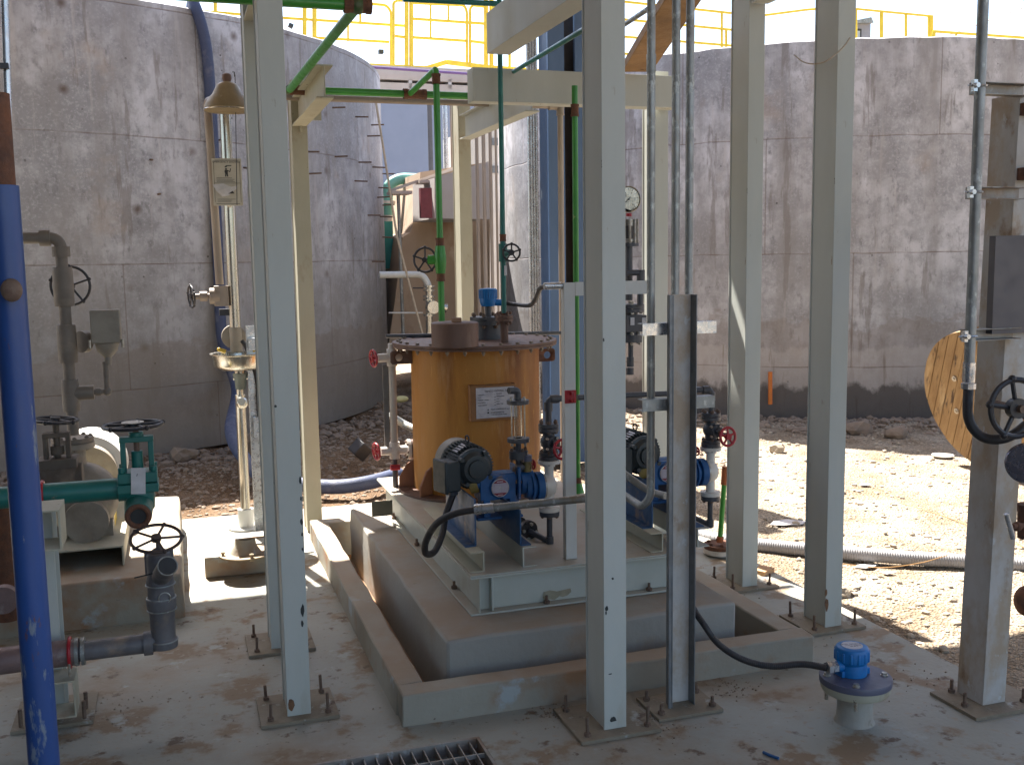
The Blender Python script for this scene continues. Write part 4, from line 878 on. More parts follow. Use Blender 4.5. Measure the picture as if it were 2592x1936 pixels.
# pressure gauge and dampener stack behind column C
Yp = 4.35; px_ = P(1590, 505, Y=Yp).x; pz = lambda y: P(1595, y, Y=Yp).z
sx_ = P(1592, 620, Y=Yp).x
ps = thing('gauge_stack', 'dark bolted flange stack topped by a round pressure gauge, right of the middle column', 'pipework', (sx_, Yp, .5))
b = MB(); gc = V((px_, Yp, pz(505))); rg_ = rp(66, gc)
b.lathe(gc, (0, -1, 0), [(rg_*.9, -.03), (rg_, -.02), (rg_, .008), (rg_*.94, .010), (rg_*.90, .004)], n=40); b.build('gauge_case', steel, ps)
dl = MB().cyl(gc+V((0, -.002, 0)), gc+V((0, -.004, 0)), rg_*.91, n=40).build('gauge_dial', dial, ps)
b = MB(); b.bar(gc+V((-rg_*.62, -.006, -rg_*.55)), gc+V((rg_*.18, -.006, rg_*.18)), .002, .003, (0, 1, 0)); b.cyl(gc+V((0, -.004, 0)), gc+V((0, -.008, 0)), .004)
for k in range(11):
    a = R_(225-27*k); e = V((math.cos(a), 0, math.sin(a))); b.bar(gc+V((0, -.0045, 0))+e*rg_*.72, gc+V((0, -.0045, 0))+e*rg_*.84, .0016, .001, (0, 1, 0))
b.build('needle', inkm, dl)
for k in range(6):
    a = R_(225-54*k); text(str(2*k), .010, gc+V((math.cos(a)*rg_*.55, -.0046, math.sin(a)*rg_*.55-.004)), (1, 0, 0), (0, 0, 1), inkm, dl, name='number', align='CENTER')
b = MB(); b.cyl((sx_, Yp, pz(548)), (sx_, Yp, pz(540)), .013); b.build('red_band', redm, ps)
b = MB(); b.cyl((sx_, Yp, pz(572)), (sx_, Yp, pz(556)), .035, n=30); b.cyl((sx_, Yp, pz(612)), (sx_, Yp, pz(606)), .034, n=30)
for k in range(10): a = k*.628; b.cyl((sx_+.040*math.cos(a), Yp+.040*math.sin(a), pz(617)), (sx_+.040*math.cos(a), Yp+.040*math.sin(a), pz(555)), .006, n=6)
b.build('bolt_cage', zinc, ps)
b = MB(); b.cyl((sx_, Yp, pz(604)), (sx_, Yp, pz(572)), .022, n=30); b.cyl((sx_, Yp, pz(624)), (sx_, Yp, pz(615)), .045, n=30); b.cyl((sx_, Yp, pz(760)), (sx_, Yp, pz(624)), .017)
b.cyl((sx_+.01, Yp, pz(780)), (sx_+.01, Yp, pz(770)), .062, n=30); b.cyl((sx_+.01, Yp, pz(790)), (sx_+.01, Yp, pz(781)), .062, n=30); b.box((sx_+.02, Yp, pz(818)), (.10, .08, .075)); b.cyl((sx_+.012, Yp, pz(866)), (sx_+.012, Yp, pz(846)), .050, n=30); b.cyl((sx_+.012, Yp, pz(846)), (sx_+.012, Yp, pz(790)), .03, n=24)
b.cyl((sx_+.008, Yp, pz(910)), (sx_+.008, Yp, pz(866)), .012); b.cyl((sx_+.006, Yp, pz(928)), (sx_+.006, Yp, pz(904)), .017); b.cyl((sx_+.004, Yp, pz(948)), (sx_+.004, Yp, pz(931)), .018)
qx = P(1622, 690, Y=Yp-.08).x; zq = P(1622, 690, Y=Yp-.08).z
b.tube([(sx_-.05, Yp-.08, zq), (qx, Yp-.08, zq), (qx-.004, Yp-.08, pz(772))], .014, n=16, bend=.02); b.cyl((qx, Yp-.08, zq-.045), (qx, Yp-.08, zq+.012), .019); b.build('dark_fittings', pvc, ps)
for (y_, R0) in ((778, .052), (856, .042)): bolt_set('flange_bolt', zinc, ps, (sx_+.01, Yp, pz(y_)), (0, 0, 1), R0, 6, .009, .03)
b = MB(); b.box((sx_-.004, Yp-.045, pz(812)), (.02, .002, .035)); b.box((sx_+.056, Yp-.042, pz(812)), (.02, .002, .03)); b.build('valve_tags', paperm, ps)
# channel post with conduits
c0 = P(1700, 1792, Z=.012); t = thing('channel_post', 'upright galvanised channel post with rust stained web and its own base plate', 'post', c0+V((.05, .03, 0)))
zt_ = P(1730, 746, Y=c0.y+.02).z; w = .092; dpt = .045
galvshade = mat('galvanised_shaded', (.22, .23, .235), (.15, .155, .16), 14, .5, .4, bump=.08)  # shaded copy of the galvanised tone, for flanges turned from the light
b = MB(); b.b2((c0.x, c0.y, .012), (c0.x+.004, c0.y+dpt, zt_)); b.b2((c0.x-.012, c0.y+.0005, .012), (c0.x-.0005, c0.y+.004, zt_)); b.b2((c0.x+w-.004, c0.y, .012), (c0.x+w, c0.y+dpt, zt_)); b.build('side_flanges', galvshade, t, bevel=.0008); b = MB(); b.b2((c0.x+.004, c0.y+dpt-.004, .012), (c0.x+w-.004, c0.y+dpt-.0005, zt_)); b.build('channel_web', galvpost, t, bevel=.0008)
b = MB(); b.box((c0.x+.045, c0.y+.03, .0065), (.25, .19, .011)); b.build('base_plate', platedirt, t, bevel=.001)
for sx in (-1, 1):
    for sy in (-1, 1): cc = V((c0.x+.045+sx*.1, c0.y+.03+sy*.06, .012)); q_ = MB(); q_.cyl(cc, cc+V((0, 0, .035)), .006, n=8); q_.cyl(cc, cc+V((0, 0, .012)), .012, n=6); q_.build('anchor_bolt', bolt_r, t)
for y_ in (834, 1026):
    q0 = P(1620, y_, Y=c0.y+dpt+.022); b = MB(); z = q0.z; x1_ = P(1806 if y_ < 900 else 1802, y_, Y=c0.y+dpt+.022).x; yb = c0.y+dpt+.001
    b.b2((q0.x, yb, z-.0205), (x1_, yb+.0025, z+.0205)); b.b2((q0.x, yb+.003, z+.018), (x1_, yb+.041, z+.0205)); b.b2((q0.x, yb+.003, z-.0205), (x1_, yb+.041, z-.018)); b.build('cross_channel', galvbright if y_ < 900 else galv, t)
cdts = []
Yc_ = c0.y+dpt+.060
lab = ('leftmost vertical conduit, passing behind the channel struts and bending away low down', 'left conduit of the close pair dropping behind the channel post', 'right conduit of the close pair dropping behind the channel post')
for i, px0 in enumerate((1648, 1710, 1745)):
    q = P(px0, 500, Y=Yc_); r = rp(21, q)
    if i == 0: pts = [(q.x, Yc_, 4.6), (q.x, Yc_, P(1650, 1258, Y=Yc_).z), P(1625, 1283, Y=Yc_+.02), P(1560, 1240, Y=Yc_+.28), P(1500, 1215, Y=Yc_+.6)]
    else: pts = [(q.x, Yc_, 4.6), (q.x, Yc_, .55)]
    tt = thing('vertical_conduit', lab[i], 'conduit', (q.x, Yc_, .6), 'galvanised conduits from above')
    MB().tube(pts, r, n=16, bend=.07).build('conduit', galv, tt)
    if i == 0: z = P(1650, 160, Y=Yc_).z; MB().cyl((q.x, Yc_, z-.028), (q.x, Yc_, z+.028), r*1.15, n=20).build('coupler', galv, tt)
p5 = [P(1575, 1195, Y=3.6), P(1640, 1240, Y=3.5), P(1685, 1255, Y=3.42)]
tag(MB().tube(spline(p5, 6), .014).build('conduit_pipe', galv), 'grey conduit elbow passing in front of the farther pump', 'pipe')
# floor sensor
fs = P(2180, 1835, Z=0); fs.y += .0; R0 = rp(86, fs)*1.05
t = thing('floor_sensor', 'blue capped sensor on a round grey flange and white stub, right foreground', 'sensor', (fs.x, fs.y+R0*.7, 0)); fx, fy = fs.x, fs.y+R0*.62
zf0 = P(2180, 1722, Y=fy).z; zf1 = zf0+.022
b = MB(); b.lathe((fx, fy, 0), (0, 0, 1), [(R0*1.12, .0), (R0*1.02, .012), (R0*.97, .05), (R0*.97, zf0-.035), (R0*.99, zf0-.034)], n=40); b.build('stub_pipe', mat('stub_white', (.40, .38, .33), (.30, .27, .22), 6, .6, spots=[((.18, .13, .09), 5, .64, .68)]), t)
b = MB(); b.lathe((fx, fy, 0), (0, 0, 1), [(R0*.9, zf0-.034), (R0*1.80, zf0-.030), (R0*1.90, zf0-.020), (R0*1.92, zf0-.0005), (.01, zf0-.0005)], n=48); b.build('lower_flange', creamdust, t)
b = MB(); b.lathe((fx, fy, 0), (0, 0, 1), [(.01, zf0), (R0*1.97, zf0), (R0*1.98, zf1-.002), (R0*1.96, zf1), (.01, zf1)], n=60); b.build('upper_flange', pvcblue, t)
for a in (-20, -125, 70, 160):
    b = MB(); cc = V((fx+R0*1.60*math.cos(R_(a)), fy+R0*1.60*math.sin(R_(a)), zf1)); b.cyl(cc-V((0, 0, .085)), cc, .0065, n=10); b.cyl(cc, cc+V((0, 0, .003)), .013, n=16); b.cyl(cc+V((0, 0, .003)), cc+V((0, 0, .011)), .0095, n=6); b.build('bolt', zinc, t)
hx, hy = fx-.002, fy+.02; hr = rp(84, V((hx, hy, zf1)))
zc1 = P(2183, 1637, Y=hy).z
b = MB(); hh = zc1+.012-zf1; b.lathe((hx, hy, zf1), (0, 0, 1), [(hr*.90, 0), (hr*.90, hh*.30), (hr*.86, hh*.42), (hr*.98, hh*.50), (hr, hh*.62), (hr, hh*.84), (hr*.93, hh*.96), (hr*.80, hh), (.001, hh)], n=48)
for i in range(14):
    a = 2*math.pi*i/14; b.cyl((hx+hr*.97*math.cos(a), hy+hr*.97*math.sin(a), zf1+hh*.52), (hx+hr*.97*math.cos(a), hy+hr*.97*math.sin(a), zf1+hh*.86), hr*.09, n=8)
b.cyl((hx-hr*.7, hy-.005, zf1+hh*.36), (hx-hr*1.15, hy-.005, zf1+hh*.36), hr*.34); b.box((hx+.0, hy, zf1+.012), (hr*1.98, hr*.9, .022)); b.build('cap', bluecap, t, bevel=.002)
cl = MB().cyl((hx, hy, zf1+hh), (hx, hy, zf1+hh+.0008), hr*.62, n=36).build('cap_label', dial, t)
text('LEVEL SENSOR', hr*.20, (hx, hy+.006, zf1+hh+.001), (.93, -.25, 0), (.25, .93, 0), inkm, cl, align='CENTER', thick=.0001); text('TYPE 61 4-20mA', hr*.14, (hx, hy-.006, zf1+hh+.001), (.93, -.25, 0), (.25, .93, 0), inkm, cl, align='CENTER', thick=.0001); text('SN 8816', hr*.14, (hx, hy-.013, zf1+hh+.001), (.93, -.25, 0), (.25, .93, 0), inkm, cl, align='CENTER', thick=.0001)
g0 = V((hx-hr*1.15, hy-.005, zf1+hh*.36)); b = MB(); b.cyl(g0, g0-V((.018, 0, 0)), hr*.36, n=6); b.cyl(g0-V((.018, 0, 0)), g0-V((.022, 0, 0)), hr*.28); b.cyl(g0-V((.022, 0, 0)), g0-V((.038, 0, 0)), hr*.38, n=6); b.build('cable_gland', galvbright, t)
hp = [g0-V((.036, 0, 0)), xyz(2030, 1680, 2.93), xyz(1950, 1685, 2.98), xyz(1880, 1668, 3.03), xyz(1820, 1630, 3.08), xyz(1782, 1580, 3.12), xyz(1750, 1530, 3.2), xyz(1735, 1480, 3.22)]
tag(MB().tube(spline(hp, 14), .0112, n=12, ribs=150, rib_h=.10).build('flex_conduit', blackr), 'ribbed black flexible conduit sagging from the blue floor sensor to the channel post', 'conduit')
q = P(1953, 1912, Z=.006); tag(MB().tube([q+V((-.012, .03, 0)), q, q+V((.012, -.022, 0))], .005, n=8).build('plastic_scrap', bluepump), 'tiny blue plastic scrap lying on the slab near the bottom edge', 'scrap')
# ================================================================ LEFT SIDE
def q_(x, y, Y): return P(x, y, Y=Y)
# inclined blue pipe very near (drawn through its two measured ends)
p0, p1 = P(112, 1936, Y=2.05), P(6, 470, Y=2.05)
p1.y = 2.05; dd = (p1-p0)
t = thing('blue_pipe', 'chipped royal blue pipe standing very near at the left edge', 'pipe', V((p0.x, p0.y, 0)))
r0 = rp(74, p0); foot = p0-dd*((p0.z-.0)/dd.z)
b = MB(); b.cyl(foot, p1, r0, r1=r0*.98, n=40); b.build('painted_pipe', blue, t)
b = MB(); c = q_(26, 735, 1.99); b.sph(c+V((0, .015, 0)), .018, (1, .45, 1.15)); b.build('rusty_boss', bolt_r, t)
b = MB(); b.cyl(p1, p1+dd.normalized()*.16, r0*.80, n=32); b.build('rusty_top', rustm, t)
q = q_(4, 400, 2.1); tt = thing('side_conduit', 'thin bright conduit running up the left edge above the blue pipe', 'conduit', q); MB().cyl(q_(28, 495, 2.15), q_(10, -60, 2.15), .0062, n=14).build('conduit', galvbright, tt); MB().bar(q_(0, 168, 2.14), q_(22, 168, 2.14), .012, .010).build('conduit_clip', black, tt); MB().cyl(q_(14, 444, 2.14), q_(38, 445, 2.14), .004, r1=.002, n=8).build('end_bolt', bolt_r, tt)
# grey riser with valves
Yr = 5.05
rz = thing('grey_riser', 'dusty grey riser pipe with an elbow on top and three stacked valve bodies', 'pipe', q_(190, 1090, Yr))
e = q_(142, 602, Yr); r = rp(34, e)
tp = q_(147, 640, Yr); bt_ = q_(195, 1100, Yr)
xr = (q_(150, 660, Yr).x+q_(185, 1000, Yr).x)/2; X_ = lambda y: q_(150+ (y-660)*.107, y, Yr); 
b = MB(); b.tube([q_(30, 603, Yr), V((xr, Yr, e.z)), V((xr, Yr, bt_.z))], r*.86, n=20, bend=.05)
b.cyl((xr-.04, Yr, e.z), (xr-.085, Yr, e.z), r*1.22); b.cyl((xr, Yr, e.z-.04), (xr, Yr, e.z-.085), r*1.28)
b.build('riser_pipe', greypipe, rz)
b = MB()
for y0, y1, k in ((676, 775, 1.45), (822, 918, 1.38), (960, 1040, 1.25)):
    b.lathe((xr, Yr, 0), (0, 0, 1), [(r*k*.95, X_(y1).z), (r*k, X_(y1).z+.02), (r*k, X_(y0).z-.02), (r*k*.95, X_(y0).z)], n=28)
zt_ = X_(995).z; b.cyl((xr, Yr, zt_), (xr+.10, Yr, zt_), r*1.1); b.build('valve_bodies', greypipe, rz)
b = MB(); wc = V((xr+.02, Yr+.10, X_(725).z)); b.wheel(wc, (.25, 1, 0), .088, .0065, 5); b.cyl(wc, (xr, Yr, X_(725).z), .018); b.build('handwheel', black, rz)
b = MB(); wc = V((xr+.055, Yr+.03, X_(868).z)); b.cyl(wc-V((0, .0, 0)), wc+V((.02, .02, 0)), .05, n=24); b.build('side_bonnet', greypipe, rz)
b = MB(); f0 = V((xr+.10, Yr, zt_)); f1 = V((q_(272, 990, Yr).x, Yr, zt_)); b.tube([f0, f1, V((f1.x-.002, Yr, q_(264, 915, Yr).z))], .0125, n=16, bend=.015); b.cyl(f1+V((-.05, 0, 0)), f1+V((-.028, 0, 0)), .018); b.sph(f1, .02); b.build('branch_pipe', greypipe, rz)
fv = thing('air_valve', 'small dusty cream box shaped valve on the branch of the grey riser', 'valve', V((f1.x, Yr, q_(264, 915, Yr).z)))
c = q_(268, 826, Yr); hw = rp(70, c); hh = rp(84, c)
MB().b2((c.x-hw, Yr-.05, c.z-hh), (c.x+hw, Yr+.05, c.z+hh)).build('box_body', pumpcream, fv, bevel=.006)
b = MB(); b.lathe((c.x, Yr, 0), (0, 0, 1), [(.014, q_(264, 925, Yr).z), (.016, q_(264, 905, Yr).z), (.045, q_(264, 888, Yr).z), (.052, c.z-hh-.001)], n=20); b.build('funnel', pumpcream, fv)
for sx in (-1, 1): MB().cyl((c.x+sx*hw*1.1, Yr-.045, c.z-hh-.02), (c.x+sx*hw*1.1, Yr-.045, c.z-hh+.018), .006, n=8).build('toggle_bolt', zinc, fv)
# cream pump with sunlit motor
Yv = 5.25
vc = q_(205, 1262, Yv); rv = rp(180, vc)
cp = thing('process_pump', 'dusty cream centrifugal pump with a sunlit round guard behind the teal pipe', 'pump', V((vc.x, Yv, .21)))
b = MB(); b.lathe(vc, (0, 1, 0), [(.02, -.11), (rv*.45, -.11), (rv*.52, -.10), (rv*.85, -.07), (rv, -.03), (rv, .05), (rv*.85, .09), (.05, .10)], n=48); b.cyl((vc.x-.02, Yv, vc.z), (vc.x-.02, Yv, q_(200, 1120, Yv).z), .055, n=28)
b.cyl((vc.x-.02, Yv, q_(200, 1132, Yv).z), (vc.x-.02, Yv, q_(200, 1118, Yv).z), .098, n=32); b.cyl(vc+V((.03, -.16, -.08)), vc+V((.03, -.10, -.08)), .10, n=30); b.build('volute', pumpcream, cp)
b = MB(); b.cyl((vc.x-.02, Yv, q_(200, 1117, Yv).z), (vc.x-.02, Yv, q_(200, 1105, Yv).z), .095, n=32); b.bolts((vc.x-.02, Yv, q_(200, 1118, Yv).z), (0, 0, 1), .08, 8, .011, .035); b.build('discharge_flange', greypipe, cp)
gc_ = q_(222, 1195, 5.75); rg_ = rp(182, gc_)
b = MB(); b.cyl(gc_+V((0, -.12, 0)), gc_+V((0, -.10, 0)), rg_*.83, n=48); b.cyl(gc_+V((0, -.10, 0)), gc_+V((0, .10, 0)), rg_*.80, n=48); b.build('coupling_guard', pumpcream, cp)
b = MB(); b.lathe(gc_, (0, 1, 0), [(rg_*.82, .0), (rg_, .02), (rg_, .34), (rg_*.8, .38), (.01, .38)], n=48); b.build('motor_casing', whitep, cp)
b = MB(); b.b2((vc.x+rv*.72, Yv+.1, .25), (vc.x+rv*.80, Yv+.3, vc.z+.02)); b.build('yellow_guard', yellow, cp)
b = MB()
for sx in (-.12, .09): b.b2((vc.x+sx, Yv-.06, .29), (vc.x+sx+.05, Yv+.06, vc.z-rv*.6))
b.build('pump_feet', pumpcream, cp)
# steel channel under pump
f = q_(262, 1405, 5.0); b = MB(); zb = .212; zt_ = q_(262, 1382, 5.0).z; X0, X1 = -.95, q_(314, 1400, 5.0).x
b.b2((X0, 4.98, zt_-.008), (X1, 6.2, zt_)); b.b2((X1-.008, 4.98, zb), (X1, 6.2, zt_-.0085)); b.b2((X0, 4.98, zb), (X0+.008, 6.2, zt_-.0085))
tag(b.build('base_channel', creamdust, bevel=.002), 'wide steel channel laid open side down under the cream pump', 'steel channel')
# small brown valve with handwheel (145,1062)
Yb = 4.55; c = q_(146, 1150, Yb)
bv = thing('gate_valve', 'small brown dusty gate valve in front of the cream pump, black wheel on top', 'valve', q_(146, 1230, Yb))
b = MB(); z = lambda y: q_(146, y, Yb).z
b.cyl((c.x, Yb, z(1230)), (c.x, Yb, z(1180)), .072, n=28); b.b2((c.x-.075, Yb-.06, z(1182)), (c.x+.075, Yb+.06, z(1158))); b.b2((c.x-.052, Yb-.02, z(1158)), (c.x-.034, Yb+.02, z(1105))); b.b2((c.x+.034, Yb-.02, z(1158)), (c.x+.052, Yb+.02, z(1105))); b.b2((c.x-.052, Yb-.025, z(1106)), (c.x+.052, Yb+.025, z(1094))); b.cyl((c.x, Yb, z(1158)), (c.x, Yb, z(1066)), .013); b.cyl((c.x, Yb, z(1150)), (c.x, Yb, z(1128)), .026)
b.cyl((c.x-.16, Yb+.02, z(1210)), (c.x+.09, Yb+.02, z(1210)), .055, n=24); b.build('valve_body', mat('brown_grey_iron', (.15, .115, .085), (.10, .075, .055), 14, .7, bump=.25, spots=[((.26, .2, .14), 7, .55, .7)]), bv, bevel=.002)
MB().wheel((c.x+.0, Yb, z(1063)), (.08, 0, 1), rp(106, c), .0075, 5).build('handwheel', black, bv)
# teal pipe and valve
Yt = 3.95
tpx0, tpx1 = q_(-60, 1256, Yt), q_(325, 1236, Yt); zt0 = (q_(150, 1248, Yt).z)
tv = thing('teal_valve', 'teal gate valve with a hanging white tag, big black wheel and open rusty outlet', 'valve', V((q_(350, 1300, Yt).x, Yt, zt0-.1)))
tagp = tag(MB().cyl((tpx0.x-.5, Yt, zt0), (q_(305, 1240, Yt).x, Yt, zt0), rp(54, tpx1), n=32).build('teal_pipe', teal), 'thick teal pipe running in from the left edge to the teal valve', 'pipe')
c = q_(352, 1235, Yt); z = lambda y: q_(352, y, Yt).z
b = MB(); k = dep(c)/F
b.lathe((c.x, Yt, 0), (0, 0, 1), [(24*k, z(1300)), (36*k, z(1285)), (38*k, z(1252)), (36*k, z(1240))], n=32)
b.b2((c.x-50*k, Yt-.055, z(1240)), (c.x+48*k, Yt+.055, z(1218))); b.b2((c.x-47*k, Yt-.05, z(1216)), (c.x+46*k, Yt+.05, z(1190)))
for sx in (-1, 1): b.b2((c.x+sx*33*k-6*k, Yt-.018, z(1192)), (c.x+sx*33*k+7*k, Yt+.018, z(1115)))
b.b2((c.x-40*k, Yt-.022, z(1117)), (c.x+41*k, Yt+.022, z(1103))); b.cyl((c.x, Yt, z(1104)), (c.x, Yt, z(1092)), 18*k); b.cyl((c.x, Yt, z(1190)), (c.x, Yt, z(1140)), 14*k)
for sx in (-1, 1):
    for sy in (-1, 1): b.cyl((c.x+sx*38*k, Yt+sy*.04, z(1190)), (c.x+sx*38*k, Yt+sy*.04, z(1176)), 9*k, n=6)
b.cyl((c.x-50*k, Yt, zt0), (c.x, Yt, zt0), rp(64, c), n=28)
o0 = q_(352, 1282, Yt); o1 = q_(350, 1306, Yt-.14)
b.cyl(o0+V((0, .02, .01)), o1, 36*k, 32*k, n=32); b.build('valve_body', teal, tv, bevel=.003)
dv = (o1-o0-V((0, .02, .01))).normalized(); b = MB(); b.ring(o1+dv*.003, dv, 25*k, 6.5*k, n=36); b.build('rusty_rim', rustm, tv); b = MB(); b.cyl(o1-dv*.002, o1+dv*.001, 22*k, n=28); b.build('dark_bore', inkm, tv)
MB().cyl((c.x, Yt, z(1140)), (c.x, Yt, z(1085)), 7*k).build('spindle', bolt_r, tv)
wo = MB().wheel((c.x-6*k, Yt, z(1075)), (-.02, 0, 1), 70*k, 5*k, 5, hub=.26, rot=.5).build('handwheel', black, tv)
MB().cyl((c.x-6*k, Yt, z(1075)+.010), (c.x-6*k, Yt, z(1075)+.012), 27*k, n=30).build('wheel_plate', zinc, wo)
MB().box(q_(350, 1217, Yt-.062), (34*k, .0012, 66*k), Matrix.Rotation(R_(3), 3, 'Y')).build('tag', paperm, tv); MB().cyl(q_(353, 1180, Yt-.055), q_(346, 1205, Yt-.064), .0012, n=6).build('tag_wire', inkm, tv)
# I section support (90-200, 1270-1820)
sp = P(150, 1822, Z=0); t = thing('support_post', 'cream steel support post with brackets carrying the teal pipe and the red dusted pipe', 'support', sp)
Ys = sp.y; kx = dep(sp)/F; ztp = q_(130, 1275, Ys).z; xs0, xs1 = q_(105, 1500, Ys).x, q_(190, 1500, Ys).x; xr1 = P(183, 1815, Z=0).x
b = MB(); b.b2((xr1-.105, Ys+.0, .012), (xr1-.02, Ys+.008, ztp)); b.b2((xr1-.105, Ys+.12, .012), (xr1-.02, Ys+.128, ztp)); b.b2((xr1-.066, Ys+.008, .012), (xr1-.060, Ys+.12, ztp)); b.build('post', cream, t, bevel=.0015)
MB().b2((xr1-.19, Ys-.07, .0005), (xr1+.075, Ys+.19, .012)).build('base_plate', platedirt, t)
for p_ in ((xr1+.045, Ys+.04), (xr1+.045, Ys-.04), (xr1-.16, Ys-.04)): MB().cyl((p_[0], p_[1], .012), (p_[0], p_[1], .075), .007, n=8).build('anchor_bolt', bolt_r, t)
def cbr(x0, x1, y0, y1, Yf, dpth, name):
    A_, B_ = q_(x0, y1, Yf), q_(x1, y0, Yf); b = MB(); th = .006
    b.b2((A_.x, Yf, B_.z-th), (B_.x, Yf+dpth, B_.z)); b.b2((A_.x, Yf, A_.z), (B_.x, Yf+dpth, A_.z+th)); b.b2((B_.x-th, Yf, A_.z+th), (B_.x, Yf+dpth, B_.z-th)); b.build(name, creamdust, t, bevel=.001)
cbr(60, 150, 1290, 1402, Ys-.17, .165, 'upper_bracket'); cbr(95, 188, 1722, 1828, Ys-.13, .125, 'lower_bracket')
for nm, yc, Yc3, px_ in (('u_bolt', 1248, Yt, 112), ('u_bolt', 1642, None, 153)):
    pass
# red dusted lower pipe
Yl = Ys-.07; zl = q_(250, 1642, Yl).z; rl_ = rp(54, q_(250, 1642, Yl))
lp = thing('lower_pipe', 'red dusted pipe low at the left with threaded unions, ending in an upturned elbow', 'pipe', V((q_(150, 1642, Yl).x, Yl, zl)))
xe = q_(415, 1630, Yl).x; ztop = q_(418, 1560, Yl).z
MB().cyl((q_(-80, 1660, Yl).x-.3, Yl, zl), (q_(200, 1642, Yl).x, Yl, zl), rl_*1.22, n=30).build('wide_pipe', redpipe, lp)
b = MB(); b.tube([(q_(195, 1642, Yl).x, Yl, zl), (xe, Yl, zl), (xe, Yl, ztop)], rl_*.92, n=26, bend=.055); b.cyl((q_(365, 1642, Yl).x, Yl, zl), (q_(388, 1642, Yl).x, Yl, zl), rl_*1.15, n=26); b.build('grey_pipe', greyvalve, lp)
b = MB()
for xx in (196, 212): p_ = q_(xx, 1642, Yl); b.cyl((p_.x-.008, Yl, zl), (p_.x+.004, Yl, zl), rl_*1.3, n=30)
b.build('union_rings', galv, lp)
for (zc5, Y5, px5, r5, own) in ((zt0, Yt, 112, rp(60, c), 1), (zl, Yl, 153, rl_*1.28, 0)):
    x5 = q_(px5, 1300, Y5).x; uu = thing('u_bolt', 'red U bolt clamping the '+('teal pipe' if own else 'red dusted lower pipe')+' to the support post', 'clamp', V((x5, Y5, zc5))); MB().ring((x5, Y5, zc5), (1, 0, .0), r5+.003, .006, n=32).build('bolt', redm, uu); MB().cyl((x5, Y5-r5, zc5-r5-.02), (x5, Y5-r5, zc5-.01), .0045, n=8).build('thread', zinc, uu)
# lower grey valve stack (380-455, 1340-1600)
gv = thing('grey_valve', 'grey plastic gate valve with an open mouth and dark wheel on the lower pipe', 'valve', V((xe, Yl, ztop)))
z = lambda y: q_(415, y, Yl).z; k = dep(q_(415, 1500, Yl))/F
b = MB(); b.lathe((xe, Yl, 0), (0, 0, 1), [(34*k, z(1636)), (35*k, z(1618)), (30*k, z(1612)), (31*k, z(1545)), (36*k, z(1535)), (37*k, z(1512)), (33*k, z(1508)), (31*k, z(1480)), (34*k, z(1474)), (34*k, z(1466)), (30*k, z(1450)), (30*k, z(1400)), (20*k, z(1392)), (10*k, z(1385))], n=36)
b.box((xe, Yl+.02, z(1425)), (70*k, .03, 60*k)); b.cyl((xe, Yl, z(1395)), (xe, Yl, z(1368)), 6*k); b.build('valve_body', greyvalve, gv, bevel=.002)
for y_ in (1618, 1540, 1510, 1476): MB().ring((xe, Yl, z(y_)), (0, 0, 1), 35*k, 2.0*k, n=36).build('pipe_ring', galv, gv)
om = q_(424, 1432, Yl-.14); ob = V((xe+.0, Yl, z(1462))); dv = (om-ob).normalized()
b = MB(); b.cyl(ob, om, 24*k, n=30); b.build('mouth_pipe', greyvalve, gv)
b = MB(); b.ring(om, dv, 23*k, 1.8*k, n=36); b.build('mouth_rim', galv, gv); b = MB(); b.cyl(om-dv*.001, om+dv*.0008, 21.5*k, n=30); b.build('dark_bore', inkm, gv)
MB().wheel((xe-.006, Yl+.01, z(1362)), (.02, -.36, 1), 61*k, 4.2*k, 5, hub=.2, rot=1.2).build('handwheel', mat('dark_brown_iron', (.045, .028, .026), (.07, .05, .04), 20, .5), gv)
b = MB(); b.ring((xe+.012, Yl-32*k, z(1504)), (.1, -1, 0), 14*k, 1.5*k, n=24); b.build('wire_ring', zinc, gv)
tag(MB().cyl(q_(340, 1462, Yl-.05), q_(400, 1448, Yl-.05), .0025, n=8).build('bent_wire', inkm), 'short dark wire poking left from the grey valve mouth', 'wire')
# left-most brown pipes
b = MB(); a_, c_ = q_(8, 1300, 4.4), q_(18, 1480, 4.4); b.cyl((a_.x-.01, 4.4, c_.z-.14), (a_.x-.01, 4.4, a_.z+.05), .045, n=24); o = b.build('brown_pipe', rustm); tag(o, 'brown dusty pipe stub beyond the blue pipe at the left edge', 'pipe')
t = thing('pipe_end', 'dim round brown flange at the left edge beside the blue pipe', 'flange', q_(12, 1520, 4.0)); MB().cyl(q_(8, 1520, 4.0), q_(8, 1520, 4.0)+V((0, .04, 0)), .05, n=28).build('disc', redpipe, t)
kb0, kb1 = P(522, 1464, Z=0), P(700, 1448, Z=0)
tag(MB().bar(kb0+V((0, .10, .055)), kb1+V((.1, .10, .055)), .20, .11).build('kerb_block', curbm, bevel=.008), 'concrete kerb block lying on the sunlit slab below the shower pole', 'block')

